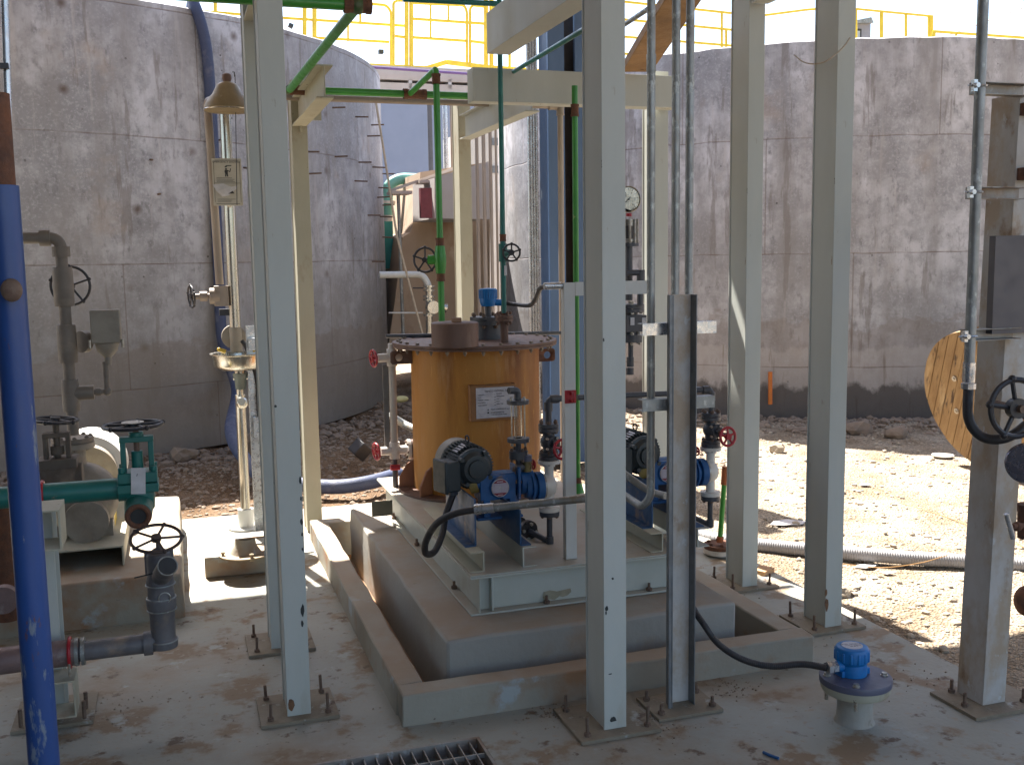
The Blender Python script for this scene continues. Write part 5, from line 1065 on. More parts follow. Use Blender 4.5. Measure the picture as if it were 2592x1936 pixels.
# ================================================================ EMERGENCY SHOWER
Ye = 6.30
xe_ = P(608, 1000, Y=Ye).x; ze_ = lambda y: P(600, y, Y=Ye).z; ke = dep(V((xe_, Ye, 1)))/F
sh = thing('safety_shower', 'stainless emergency shower and eyewash column with bell shaped rose and round bowl', 'safety shower', (xe_, Ye, 0))
zlo = 0.0
b = MB(); b.cyl((xe_, Ye, .02), (xe_, Ye, ze_(1000)), 12.5*ke, n=24); b.cyl((xe_, Ye, ze_(1000)), (xe_, Ye, ze_(946)), 9*ke, n=20); b.sph((xe_+4*ke, Ye-.02, ze_(1020)), 15*ke); b.cyl((xe_-.01, Ye, ze_(835)), (xe_-.01, Ye, ze_(290)), 14*ke, n=24); b.build('pole', steel, sh)
b = MB(); b.cyl((xe_-.01, Ye, ze_(890)), (xe_-.01, Ye, ze_(828)), 15*ke, n=24); b.cyl((xe_-.02, Ye+.02, ze_(853)), (xe_-.02, Ye+.06, ze_(853)), 30*ke, n=24); b.build('pole_coupling', pumpcream, sh)
hxs = P(576, 240, Y=Ye-.25).x; Yh = Ye-.25; kh = dep(V((hxs, Yh, 2.5)))/F; zh = lambda y: P(576, y, Y=Yh).z
b = MB(); b.lathe((hxs, Yh, 0), (0, 0, 1), [(59*kh, zh(282)), (61*kh, zh(276)), (57*kh, zh(266)), (48*kh, zh(250)), (38*kh, zh(240)), (31*kh, zh(226)), (27*kh, zh(217)), (19*kh, zh(211)), (9*kh, zh(209)), (9*kh, zh(203)), (.001, zh(203))], n=44); b.build('bell_rose', mat('rose_tan', (.30, .235, .14), (.22, .17, .09), 8, .5, .25, spots=[((.42, .38, .30), 7, .6, .75)]), sh)
b = MB(); b.ring((hxs, Yh, zh(279)), (0, 0, 1), 59*kh, 2.2*kh, n=44); b.build('rose_rim', steel, sh)
b = MB(); b.lathe((hxs, Yh, 0), (0, 0, 1), [(8*kh, zh(210)), (12*kh, zh(200)), (11*kh, zh(190)), (6*kh, zh(186)), (.001, zh(185))], n=20); b.build('rose_knob', brownpaint, sh)
b = MB(); b.tube([(hxs, Yh+.02, zh(243)), (xe_-.105, Ye+.03, zh(240)), (xe_-.085, Ye+.04, ze_(720))], 10*ke, n=16, bend=.03); b.build('feed_pipe', tanpipe, sh)
# bowl
bx = P(603, 900, Y=Ye-.02).x; 
b = MB(); b.lathe((bx, Ye-.14, 0), (0, 0, 1), [(10*ke, ze_(932)), (45*ke, ze_(929)), (60*ke, ze_(921)), (63*ke, ze_(916)), (66*ke, ze_(893)), (71*ke, ze_(890)), (71*ke, ze_(888)), (64*ke, ze_(889)), (60*ke, ze_(912)), (.01, ze_(918))], n=48); b.cyl((bx, Ye-.14, ze_(962)), (bx, Ye-.14, ze_(931)), 14*ke); b.build('eyewash_bowl', steel, sh)
b = MB(); b.lathe((bx, Ye-.14, 0), (0, 0, 1), [(13*ke, ze_(978)), (15*ke, ze_(950)), (18*ke, ze_(942)), (18*ke, ze_(938))], n=24); b.build('bowl_socket', mat('dull_green_grey', (.16, .18, .15), None, 20, .5), sh)
b = MB(); b.cyl((bx-.04, Ye-.1, ze_(951)), (bx+.18, Ye-.1, ze_(951)), 6*ke); b.cyl((bx, Ye-.14, ze_(1010)), (bx, Ye, ze_(1010)), 9*ke); b.build('bowl_arm', steel, sh)
for sx in (-1, 1):
    b = MB(); c = V((bx+sx*40*ke, Ye-.14, ze_(884))); b.cyl(c-V((sx*8*ke, 0, -.0)), c+V((sx*8*ke, 0, .014)), 5*ke, n=12); b.sph(c+V((sx*8*ke, 0, .014)), 5*ke, u=10); b.build('spray_head', yellowtag, sh)
# valve arm (482..560,745)
b = MB(); vz_ = ze_(748); b.cyl((P(488, 745, Y=Ye).x, Ye, vz_), (P(545, 745, Y=Ye).x, Ye, vz_), 7*ke, n=14); b.cyl((P(505, 745, Y=Ye).x, Ye, vz_), (P(525, 745, Y=Ye).x, Ye, vz_), 12*ke, n=14); b.cyl((P(530, 745, Y=Ye).x, Ye, vz_), (P(556, 745, Y=Ye).x, Ye, vz_), 20*ke, n=18); b.box((P(560, 745, Y=Ye).x, Ye, vz_), (34*ke, .07, 50*ke)); b.build('side_valve', tanpipe, sh, bevel=.003)
MB().wheel((P(484, 745, Y=Ye).x, Ye, vz_), (1, .28, .05), 27*ke, 2.4*ke, 5).build('handwheel', black, sh)
b = MB(); b.box((P(570, 790, Y=Ye).x, Ye+.03, ze_(790)), (28*ke, .05, 16*ke)); b.build('switch_box', black, sh)
b = MB(); b.cyl((xe_, Ye, .01), (xe_, Ye, .12), 20*ke, n=24); b.cyl((xe_, Ye, .001), (xe_, Ye, .012), 45*ke, n=30); b.build('pole_base', whitep, sh)
b = MB(); b.tube([P(594, 195, Y=Ye-.2), P(593, 183, Y=Ye-.2), P(588, 183, Y=Ye-.2)], .003, n=6); b.cyl(P(595, 190, Y=Ye-.2), P(600, 520, Y=Ye-.2), .0022, n=6); b.build('pull_rod', inkm, sh)
# instruction sign
Yg = Ye-.10; s0, s1 = P(541, 521, Y=Yg), P(610, 402, Y=Yg); tilt = Matrix.Rotation(R_(2), 3, 'Y')
sg_ = thing('safety_sign', 'pale instruction sign with shower pictogram and torn sheet on the shower pole', 'sign', V(((s0.x+s1.x)/2, Yg, s0.z)))
sw, shh = s1.x-s0.x, s1.z-s0.z
MB().b2((s0.x, Yg, s0.z), (s1.x, Yg+.003, s1.z)).build('sign_plate', signm, sg_, bevel=.001)
def sp2(u, v, dy=-.001): return V((s0.x+sw*u, Yg+dy, s0.z+shh*v))
b = MB()
for u0, v0, u1, v1 in ((.10, .955, .90, .963), (.10, .035, .90, .043), (.055, .08, .067, .92), (.933, .08, .945, .92), (.067, .475, .933, .482)): b.b2(sp2(u0, v0), sp2(u1, v1, -.0004))
rn = random.Random(3)
for v0 in (.585, .555, .53, .505, .135, .11, .085): b.b2(sp2(.14, v0), sp2(rn.uniform(.6, .86), v0+.007, -.0004))
b.build('border_lines', inkm, sg_, smooth=False)
text('EMERGENCY SHOWER', sw*.092, sp2(.5, .905, -.0006), (1, 0, 0), (0, 0, 1), inkm, sg_, align='CENTER')
b = MB(); cx5, f_ = .5, -.0012
b.cyl(sp2(.475, .775, -.002), sp2(.475, .775, -.0005), sw*.032, n=16); b.extr([sp2(.43, .755), sp2(.53, .755), sp2(.53, .68), sp2(.54, .615), sp2(.50, .615), sp2(.485, .67), sp2(.47, .615), sp2(.43, .615), sp2(.44, .68), sp2(.42, .72)], (0, .0008, 0)); b.bar(sp2(.52, .745, -.0008), sp2(.60, .72, -.0008), .0006, sw*.03, (0, 0, 1)); b.bar(sp2(.60, .715, -.0008), sp2(.63, .79, -.0008), .0006, sw*.028, (1, 0, 0)); b.bar(sp2(.48, .845, -.0008), sp2(.66, .85, -.0008), .0006, sw*.03, (0, 0, 1)); b.extr([sp2(.42, .815), sp2(.52, .815), sp2(.49, .845), sp2(.45, .84)], (0, .0008, 0)); b.build('pictogram', inkm, sg_, smooth=False)
b = MB(); pg = [sp2(.0, .44, -.012), sp2(.35, .47, -.004), sp2(.62, .40, -.006), sp2(.84, .42, -.018), sp2(.80, .36, -.02), sp2(.52, .21, -.008), sp2(.30, .19, -.010), sp2(.12, .30, -.016)]
b.bm.faces.new([b.bm.verts.new(p_) for p_ in pg]); b.build('torn_sheet', paperm, sg_, smooth=False)
b = MB(); b.extr([sp2(.50, .25, -.014), sp2(.66, .31, -.016), sp2(.72, .255, -.014)], (0, -.001, 0)); b.build('torn_hole', inkm, sg_, smooth=False)
# short galvanised post behind
g0 = P(664, 1326, Y=6.12); zt_ = P(664, 824, Y=6.12).z
t = thing('short_post', 'short pale galvanised channel post between the shower and the left columns', 'post', (g0.x, 6.12, 0)); b = MB(); hw = 18*ke; b.b2((g0.x-hw, 6.12, .0), (g0.x-hw+.004, 6.17, zt_)); b.b2((g0.x-hw+.004, 6.166, 0), (g0.x+hw, 6.17, zt_)); b.build('channel', galvbright, t); MB().box((g0.x, 6.10, P(664, 1080, Y=6.1).z), (.05, .04, .12)).build('clamp', galvbright, t); MB().box((g0.x-.01, 6.10, P(664, 870, Y=6.1).z), (.05, .04, .07)).build('clamp', galvbright, t)
tag(MB().tube(spline([P(612, 862, Y=6.2), P(628, 890, Y=6.2), P(650, 960, Y=6.15), P(655, 1040, Y=6.12), P(672, 1140, Y=6.12)], 8), .012, n=10).build('black_hose', blackr), 'black ribbed hose running from the shower coupling down the short post', 'hose')
# sump cover on kerb block
t = thing('pipe_stub_base', 'squat concrete collar with a flat disc and bolts under the shower', 'pipe stub', P(630, 1400, Z=.11)); c = P(622, 1402, Z=.115); b = MB(); b.lathe((c.x, c.y, .116), (0, 0, 1), [(.085, 0), (.055, .045), (.05, .085), (.001, .086)], n=28); b.build('collar', curbm, t); b = MB(); b.cyl((c.x, c.y, .117), (c.x, c.y, .125), .135, n=40); b.bolts((c.x, c.y, .125), (0, 0, 1), .115, 4, .012, .02); b.build('disc', mat('tan_disc', (.30, .22, .13), None, 8, .6), t); b = MB(); b.box((c.x+.03, c.y, .21), (.16, .10, .008)); b.build('top_plate', galvrust, t)
# blue layflat hose over the wall
hw_ = [ltpt(486, 35)+V((0, .25, .08)), ltpt(492, 22)+V((0, -.03, .03))]
def hp_(x, y, off): p = ltpt(x, y); n_ = V((p.x-LT[0], p.y-LT[1], 0)).normalized(); return p+n_*off
hw_ += [hp_(512, 120, .06), hp_(528, 300, .05), hp_(537, 500, .05), hp_(545, 700, .06), hp_(548, 860, .10), hp_(560, 980, .25)]
hw_ += [P(585, 1090, Y=8.2), P(622, 1165, Y=7.7), P(670, 1210, Z=.06), P(760, 1226, Z=.06), P(850, 1232, Z=.06), P(930, 1222, Z=.07), P(1010, 1200, Z=.05)]
b = MB(); b.tube(spline(hw_, 12), .050, n=18); o = b.build('blue_hose', hosem); tag(o, 'long faded blue hose hanging over the left tank wall and lying on the gravel', 'hose')

# ================================================================ RIGHT SIDE
rp0 = P(2487, 1786, Z=.012); t = thing('galvanised_post', 'thick stained galvanised post at the right edge standing on a bolted plate', 'post', rp0)
zt_ = P(2560, 235, Y=rp0.y).z; w = .098
b = MB(); b.b2((rp0.x, rp0.y, .013), (rp0.x+w, rp0.y+.006, zt_)); b.b2((rp0.x, rp0.y+.0061, .013), (rp0.x+.005, rp0.y+.125, zt_)); b.b2((rp0.x+.0051, rp0.y+.12, .013), (rp0.x+w, rp0.y+.125, zt_)); b.b2((rp0.x+w-.005, rp0.y+.0061, .013), (rp0.x+w, rp0.y+.1199, zt_)); 
for v in b.bm.verts: v.co.x += v.co.z*.024
b.build('post', galvpost, t, bevel=.001)
MB().b2((rp0.x-.09, rp0.y-.07, .0005), (rp0.x+.22, rp0.y+.16, .012)).build('base_plate', platedirt, t)
for p_ in ((rp0.x-.06, rp0.y+.02), (rp0.x+.16, rp0.y-.02), (rp0.x-.02, rp0.y+.13)): b = MB(); b.cyl((p_[0], p_[1], .012), (p_[0], p_[1], .06), .006, n=8); b.cyl((p_[0], p_[1], .012), (p_[0], p_[1], .024), .012, n=6); b.build('anchor_bolt', bolt_r, t)
bx0, bx1 = P(2516, 720, Y=rp0.y-.03), None
b = MB(); zb0, zb1 = P(2530, 845, Y=rp0.y-.03).z, P(2530, 597, Y=rp0.y-.03).z; b.b2((bx0.x, rp0.y-.03, zb0), (bx0.x+.42, rp0.y-.002, zb1)); o = b.build('cable_trunking', mat('grey_brown_box', (.115, .10, .10), (.10, .085, .085), 5, .55, bump=.03)); tag(o, 'flat grey brown trunking box fixed on the right post', 'trunking')
b = MB()
for y_ in (275, 440): z = P(2575, y_, Y=rp0.y-.02).z; b.b2((rp0.x+.05, rp0.y-.045, z-.02), (rp0.x+.4, rp0.y-.002, z+.02))
tag(b.build('rusty_rails', rustm), 'pair of dark rusty cross rails bolted to the top of the right post', 'rails')
# scaffold conduit with clamps
Yc4 = rp0.y-.06; xa, xb = P(2494, 60, Y=Yc4).x, P(2445, 960, Y=Yc4).x; xc = (xa+xb)/2; zb = P(2440, 945, Y=Yc4).z; r = rp(26, V((xc, Yc4, 1)))
sc_ = thing('strut_conduit', 'mottled galvanised conduit clamped left of the right post, ending in a black elbow hose', 'conduit', (xc, Yc4, zb))
MB().cyl((xc, Yc4, zb), (xc, Yc4, 4.6), r, n=20).build('conduit', galv, sc_)
b = MB(); b.cyl((xc, Yc4, zb-.03), (xc, Yc4, zb+.035), r*1.15, n=20); b.cyl((xc, Yc4, zb-.052), (xc, Yc4, zb-.034), r*1.35, n=8); b.build('hose_coupling', galvbright, sc_)
for y_ in (218, 487, 850):
    z = P(2470, y_, Y=Yc4).z; b = MB(); th = .0025
    for dz in (-.018, .018): b.b2((xc+.012, Yc4+r+.002, z+dz-th/2), (rp0.x+.06, Yc4+r+.043, z+dz+th/2))
    b.b2((xc+.012, Yc4+r+.0405, z-.0165), (rp0.x+.06, Yc4+r+.043, z+.0165)); b.build('strut_channel', galvrust, sc_)
    b = MB(); b.ring((xc, Yc4, z), (0, 0, 1), r*1.15, .004, n=24); b.box((xc-r*1.5, Yc4-.004, z), (.014, .014, .036)); b.cyl((xc-r*1.5-.024, Yc4-.004, z), (xc-r*1.2, Yc4-.004, z), .003, n=8); b.cyl((xc-r*1.5, Yc4-.022, z), (xc-r*1.5, Yc4+.004, z), .008, n=12); b.build('pipe_clamp', galvbright, sc_)
hp2 = [V((xc, Yc4, zb-.045)), P(2452, 1060, Y=Yc4-.02), P(2485, 1105, Y=Yc4-.05), P(2540, 1110, Y=Yc4-.09), P(2592, 1080, Y=Yc4-.1), P(2680, 1000, Y=Yc4-.1)]
tag(MB().tube(spline(hp2, 12), r*.95, n=16).build('flex_conduit', blackr), 'black hose curving right from the clamped conduit behind the handwheel', 'hose')
Yw = rp0.y-.22; wc = P(2572, 1033, Y=Yw); kw = dep(wc)/F
rv_ = thing('large_handwheel', 'big black spoked handwheel cut by the right edge', 'handwheel', wc); MB().wheel(wc, (-.12, -1, .05), 72*kw, 7.5*kw, 5, hub=.36, rot=1.73).build('wheel', black, rv_); MB().cyl(wc+V((0, -.03, 0)), wc+V((.01, .12, 0)), 10*kw).build('spindle', bolt_r, rv_)
c = P(2600, 1172, Y=Yw); t = thing('round_cap', 'shiny round metal cap with a sticker at the right edge below the handwheel', 'cap', c); ax = V((-.75, -.6, .15)).normalized(); b = MB(); b.lathe(c, ax, [(46*kw, -.06), (52*kw, -.05), (52*kw, -.01), (50*kw, -.008), (52*kw, -.005), (52*kw, .012), (47*kw, .018), (.001, .02)], n=44); b.build('cap_body', mat('dark_chrome', (.30, .29, .33), (.22, .21, .25), 14, .25, .85), t)
b = MB(); b.cyl(P(2547, 1300, Y=Yw), P(2564, 1362, Y=Yw), .0085, n=14); o = b.build('lever_bar', galvbright); tag(o, 'short bright steel bar lever hanging in front of the right post', 'lever')
t = thing('rusty_linkage', 'rusty linkage and pipe stub at the right edge behind the steel lever', 'linkage', P(2592, 1335, Y=Yw)); b = MB(); b.sph(P(2575, 1332, Y=Yw+.02), .016); b.cyl(P(2562, 1332, Y=Yw+.01), P(2600, 1328, Y=Yw+.04), .009); b.cyl(P(2600, 1275, Y=Yw+.05), P(2600, 1360, Y=Yw+.05), .03); b.build('link', rustm, t)
b = MB(); b.sph(P(2598, 1520, Y=3.3), .05, (1, 1, 1.3)); 
tag(b.build('dark_valve_body', rustm), 'dark rounded valve body just entering at the right edge low down', 'valve')
# cable reel
rc = P(2482, 1019, X=5.62); Rr = .56; n_ = V((-.93, -.20, .10)).normalized()
n_ = V((-.96, -.05, -.27)).normalized()
cr_ = thing('cable_reel', 'big wooden cable reel leaning against the right tank wall behind the right post', 'cable reel', V((rc.x, rc.y, 0))); qm = n_.to_track_quat('Z', 'Y').to_matrix()
kr = dep(rc)/F; Rr = 188*kr
for s_, nm in ((0, 'front_disc'), (-.42, 'rear_disc')):
    b = MB(); nb_ = 14; u_ = (V((0, -.42, .91))); u_ = (u_-n_*u_.dot(n_)).normalized(); v_ = n_.cross(u_); bw = 2*Rr/nb_
    for i in range(nb_):
        a0_ = -Rr+i*bw+.003; a1_ = a0_+bw-.006; am = []
        for aa in (a0_, a1_):
            am.append(math.sqrt(max(0, Rr*Rr-aa*aa)))
        arc0 = [(a0_, -am[0])]; N = 5; poly = []
        for j in range(N+1): aa = a0_+(a1_-a0_)*j/N; poly.append((aa, -math.sqrt(max(1e-5, Rr*Rr-aa*aa))))
        for j in range(N, -1, -1): aa = a0_+(a1_-a0_)*j/N; poly.append((aa, math.sqrt(max(1e-5, Rr*Rr-aa*aa))))
        dj = random.uniform(-.003, .003)
        b.extr([rc+n_*(s_+dj)+v_*x+u_*y for x, y in poly], n_*-.05)
    b.build(nm, woodreel, cr_, smooth=False)
b = MB(); b.cyl(rc-n_*.05, rc-n_*.42, Rr*.5, n=28); b.build('drum', woodreel, cr_)
b = MB(); b.cyl(rc-n_*.01, rc+n_*.006, .045, n=24); b.build('axle_hole', inkm, cr_)
for k_ in range(6):
    b = MB(); a = k_*1.047+.3; p_ = rc+(u_*math.cos(a)+v_*math.sin(a))*.27; b.cyl(p_, p_+n_*.010, .022, n=16); b.cyl(p_+n_*.01, p_+n_*.02, .011, n=6); b.build('reel_bolt', zinc, cr_)
# corrugated grey pipe on ground
cg = [P(x, y, Z=-.008) for x, y in ((1700, 1325), (1800, 1362), (1915, 1378), (2060, 1392), (2200, 1404), (2350, 1415), (2480, 1422), (2600, 1430), (2900, 1450))]
tag(MB().tube(spline(cg, 10), .036, n=18, ribs=80, rib_h=.06).build('corrugated_duct', mat('grey_duct', (.27, .27, .28), (.22, .21, .21), 6, .5, spots=[((.33, .25, .17), 4, .6, .75)])), 'pale grey corrugated duct lying across the sunlit gravel', 'duct')
for pts_, lab_ in (([P(2270, 1270, Z=-.036), P(2400, 1310, Z=-.03), P(2592, 1385, Z=-.036)], 'thin orange string stretched over the sunlit gravel'), ([P(2110, 1424, Z=-.03), P(2230, 1436, Z=-.035), P(2330, 1424, Z=-.01), P(2400, 1404, Z=.03)], 'thin pale string draped beside the corrugated duct')):
    tag(MB().tube(spline(pts_, 8), .0028, n=6).build('string', mat('string_orange', (.40, .22, .08), None, 9, .8)), lab_, 'string')
q = P(2386, 1160, Z=-.04); q = P(2386, 1160, Z=gz(q.x, q.y)-.004); b = MB(); b.lathe(q, (0, 0, 1), [(.02, 0), (.08, .02), (.085, .03), (.07, .028), (.001, .012)], n=24); tag(b.build('white_dish', white), 'small white dish lying at the foot of the cable reel', 'dish')
q = P(1930, 1455, Z=-.012); b = MB(); b.box(q, (.10, .08, .07), Matrix.Rotation(.5, 3, 'Z')); tag(b.build('brick_piece', mat('orange_brick', (.50, .29, .14), None, 12, .8)), 'broken orange block beside the base plate behind the curb', 'brick')
for i, (x, y, w_) in enumerate(((2190, 1435, .07), (2250, 1452, .05), (1990, 1325, .12), (2190, 1228, .06))):
    q = P(x, y, Z=-.04); q = P(x, y, Z=gz(q.x, q.y)+.006); rnd = random.Random(i); pts_ = [q+V((w_*math.cos(a)*rnd.uniform(.6, 1.2), w_*.6*math.sin(a)*rnd.uniform(.6, 1.1), rnd.uniform(.0, .008))) for a in [k*math.pi/3 for k in range(6)]]
    b = MB(); b.extr(pts_, (0, 0, .004)); tag(b.build('paper_scrap', paperm, smooth=False), ('crumpled white scrap just below the corrugated duct', 'smaller white scrap right of the crumpled one under the duct', 'flat white sheet piece half buried between the two right columns', 'pale scrap on the far sunlit gravel below the rubble')[i], 'scrap')
# orange mark on right wall, dark clod left
q = P(1948, 975, Y=8.6)
dcl = P(912, 1138, Z=.12); b = MB(); b.box(dcl, (.14, .10, .12), Matrix.Rotation(.8, 3, 'Y') @ Matrix.Rotation(.6, 3, 'Z')); tag(b.build('dark_block', blackr, bevel=.01), 'dark angular block on the rubble by the left tank wall', 'block')
def rtpt(px, py):
    d = ray(px, py); a = d.x**2+d.y**2; bq = -2*(d.x*RTK[0]+d.y*RTK[1]); c = RTK[0]**2+RTK[1]**2-RTK[2]**2; disc = bq*bq-4*a*c
    return CAM+d*((-bq-math.sqrt(disc))/(2*a)) if disc > 0 else None
a_, c_ = rtpt(1950, 940), rtpt(1950, 1022)
if a_: tag(MB().bar(a_+V((-.02, -.03, 0)), c_+V((-.02, -.03, 0)), .035, .02, (0, 1, 0)).build('orange_stake', mat('orange_plastic', (.62, .17, .02), (.5, .14, .02), 20, .6)), 'short orange strip standing against the foot of the right tank', 'stake')
tag(MB().cyl(P(2340, 112, Y=14), P(2700, -20, Y=14), .012, n=6).build('overhead_wire', white), 'pale wire slanting across the sky at the top right', 'wire')
# loose cord hanging on right columns
cc_ = [P(2010, 140, Y=4.1), P(2040, 160, Y=3.8), P(2085, 158, Y=3.6), P(2130, 125, Y=3.58), P(2152, 96, Y=3.58)]
tag(MB().tube(spline(cc_, 8), .003, n=6).build('hanging_cord', ropem), 'pale cord sagging between the two right columns near the top', 'cord')
# ================================================================ BLUE BEAM, CABLE DUCTS
Ybb = 7.4
X = lambda x, Y=Ybb: P(x, 600, Y=Y).x
t = thing('blue_column', 'tall navy blue steel box column with a dark recess, beside the tan drop pipe', 'column', (X(1420), Ybb, 0))
zt_ = P(1420, 40, Y=Ybb).z+.1
xl, xr_ = X(1391), X(1500)
b = MB(); b.b2((xl, Ybb, 0), (X(1432), Ybb+.03, zt_)); b.b2((xl, Ybb+.0301, 0), (xl+.03, Ybb+.20, zt_)); b.b2((X(1458), Ybb, 0), (xr_, Ybb+.03, zt_)); b.b2((xr_-.03, Ybb+.0301, 0), (xr_, Ybb+.20, zt_)); b.build('blue_plates', bluebeam, t, bevel=.002)
MB().b2((xl+.031, Ybb+.16, 0), (xr_-.031, Ybb+.18, zt_)).build('dark_recess', mat('dark_brown_steel', (.05, .035, .025), (.03, .022, .018), 4, .7), t)
for i in range(4):
    px = 1341+6.6*i; xx = P(px, 600, Y=7.7).x; tag(MB().cyl((xx, 7.7, -.05), (xx, 7.7, 3.75), .0115, n=10).build('wall_conduit', galvbright), ('leftmost', 'second', 'third', 'rightmost')[i]+' of the four thin conduits beside the blue column', 'conduit', 'four thin conduits by the blue column')
# ================================================================ BACKGROUND BETWEEN THE TANKS
def PB(x, y, Y): return P(x, y, Y=Y)
def bbox(b, x0, x1, y0, y1, Y, d): A_, B_ = P(x0, y1, Y=Y), P(x1, y0, Y=Y); return b.b2((A_.x, Y, A_.z), (B_.x, Y+d, B_.z))
b = MB(); bbox(b, 880, 1290, 245, 900, 26, 1.0); tag(b.build('cladded_building', bluewall), 'blue grey clad building in the gap between the tanks', 'building')
t = thing('walkway', 'beige elevated walkway structure bridging the gap behind the tanks', 'walkway', PB(1050, 230, 16)); b = MB()
bbox(b, 940, 1420, 186, 200, 16, .6); bbox(b, 940, 1420, 226, 238, 16, .6); b.build('edge_beams', beige, t); b = MB(); bbox(b, 940, 1420, 202, 224, 16.3, .1)
for x in (1035, 1135, 1240): bbox(b, x, x+8, 201, 225, 16, .3)
b.build('side_panel', mat('pale_panel', (.55, .52, .48), (.48, .45, .42), 2, .6), t)
tag(MB().cyl(PB(930, 170, 15.7), PB(1300, 195, 15.7), rp(7, PB(1100, 180, 15.7)), n=10).build('purple_pipe', purple), 'violet pipe running along the walkway top', 'pipe')
# yellow rails
def railing(label, posts, rails, Yd, rpx, toe=None):
    t = thing('yellow_railing', label, 'railing', PB(posts[0][0], posts[0][2], Yd), 'yellow railings'); r_ = rp(rpx*1.35, PB(*posts[0][:2], Yd))
    for x, y0, y1, k in posts: MB().cyl(PB(x, y0, Yd), PB(x, y1, Yd), r_*k, n=10).build('post', yellow, t)
    for pts_ in rails: MB().tube([PB(x, y, Yd) for x, y in pts_], r_*.8, n=8, bend=.12).build('rail', yellow, t)
    if toe:
        b = MB()
        for (x0, y0), (x1, y1) in zip(toe, toe[1:]): b.bar(PB(x0, y0, Yd), PB(x1, y1, Yd), .05, rp(22, PB(x0, y0, Yd)))
        b.build('toe_board', yellow, t)
    return t
railing('yellow railing left of the gap, its foot hidden by the left tank wall', [(545, -8, 60, 1), (771, -8, 100, 1.2), (796, -8, 110, 1.3), (881, 60, 105, .6), (912, -8, 58, .7)],
        [[(500, 28), (717, 46), (1024, 66)], [(796, 96), (985, 107)], [(912, 8), (978, 14), (990, 30), (990, 170)]], 17, 7)
railing('yellow railing panel over the walkway with close double posts', [(1029, -10, 172, 1.2), (1041, -10, 172, 1.2), (1090, 10, 97, .6), (1135, 2, 55, .6), (1230, -5, 175, 1.3), (1244, -5, 175, 1.3)],
        [[(996, 168), (996, 8), (1003, 2), (1022, 2), (1029, 2)], [(1041, 8), (1175, 14), (1182, 30), (1182, 162)], [(1041, 48), (1232, 61)], [(1041, 95), (1178, 104)], [(1190, 160), (1190, 22), (1196, 14), (1232, 18)], [(1192, 105), (1232, 110)], [(1000, 92), (1027, 95)]], 16.6, 7, toe=[(935, 167), (1078, 174), (1130, 158), (1240, 172), (1380, 182)])
railing('yellow railing seen between the middle column and the upper beam', [(1290, 24, 178, .8)], [[(1244, 20), (1300, 24)], [(1244, 66), (1300, 70)], [(1244, 110), (1295, 113)]], 16.4, 7)
railing('yellow rails behind the timber plank and the vertical conduits', [(1827, 30, 150, .8), (1838, 75, 150, .8)], [[(1560, 3), (1850, 34)], [(1560, 48), (1860, 77)], [(1560, 92), (1860, 117)], [(1560, 135), (1760, 150)]], 15.5, 6)
railing('yellow handrail along the rim of the right tank with a stout corner post', [(2167, 24, 110, .9), (2231, 33, 104, 1.3), (2293, 38, 104, 1), (2355, 42, 104, 2.0)], [[(1900, 44), (2052, 24), (2152, 22), (2360, 42)], [(1900, 122), (2052, 110), (2160, 106)]], 11.9, 5.5)
railing('low yellow stair rail descending to the right from the corner post', [(2364, 80, 110, 1), (2420, 88, 108, .7), (2474, 94, 108, .7)], [[(2362, 80), (2700, 104)]], 11.7, 6.5)
# control cabinet with hood
t = thing('control_cabinet', 'grey outdoor cabinet with a hood and window above the right tank rim', 'cabinet', PB(2178, 104, 12.6)); b = MB(); bbox(b, 2150, 2204, 58, 112, 12.6, .25); b.build('cabinet_body', mat('cabinet_grey', (.30, .30, .34), None, 6, .5), t); b = MB(); b.extr([PB(2144, 60, 12.5), PB(2212, 58, 12.5), PB(2206, 44, 12.5), PB(2150, 55, 12.5)], (0, .4, 0)); b.build('hood', galv, t); b = MB(); bbox(b, 2153, 2181, 74, 112, 12.59, .005); b.build('window_frame', inkm, t); b = MB(); bbox(b, 2157, 2177, 79, 112, 12.58, .005); b.build('window_pane', mat('pane_pale', (.45, .5, .5), None, 9, .3), t)
# floodlights
for x, y, lab_ in ((736, 66, 'small grey floodlight perched above the left tank rim'), (964, 132, 'tiny grey floodlight above the right end of the left tank')):
    t = thing('floodlight', lab_, 'floodlight', PB(x, y+10, 17)); k = dep(PB(x, y, 17))/F; c = PB(x, y, 17); MB().box(c, (12*k, .1, 9*k), Matrix.Rotation(.4 if x < 800 else 0, 3, 'Y')).build('lamp_body', motorg, t); MB().cyl(c-V((0, 0, 7*k)), c-V((0, 0, 60*k)), 1.0*k, n=6).build('lamp_pole', galv, t)
# concrete stair block and its parts
b = MB(); Yk = 13.0
zz = P(1080, 900, Y=Yk).z
prof = [(984, 870), (1000, 760), (1012, 660), (1020, 600), (1040, 588), (1062, 470), (1064, 436), (1240, 410), (1240, 870)]
b.extr([PB(x, y, Yk) for x, y in prof], (0, 2.5, 0)); cb = b.build('concrete_stair', mat('sandy_concrete', (.44, .33, .24), (.34, .25, .17), 1.2, .85, bump=.3, bsc=12, spots=[((.26, .15, .09), 1.7, .56, .72), ((.50, .42, .33), 3, .6, .7)], streak=1.5), smooth=False); tag(cb, 'sandy concrete stair block with a sloping edge in the gap behind the tank', 'stairs')
b = MB(); b.extr([PB(x, y, Yk-1.2) for x, y in ((1100, 450), (1240, 408), (1240, 555), (1100, 553))], (0, 1.15, 0)); b.build('landing_parapet', mat('pale_concrete', (.44, .40, .38), (.38, .34, .31), 2, .85), cb, smooth=False)
b = MB(); bbox(b, 1066, 1093, 476, 552, Yk-1.3, .08); b.build('maroon_board', redboard, cb)
t = thing('stair_canopy', 'pale sloping handrail and frame above the concrete stair', 'handrail', PB(990, 490, 12.2)); b = MB()
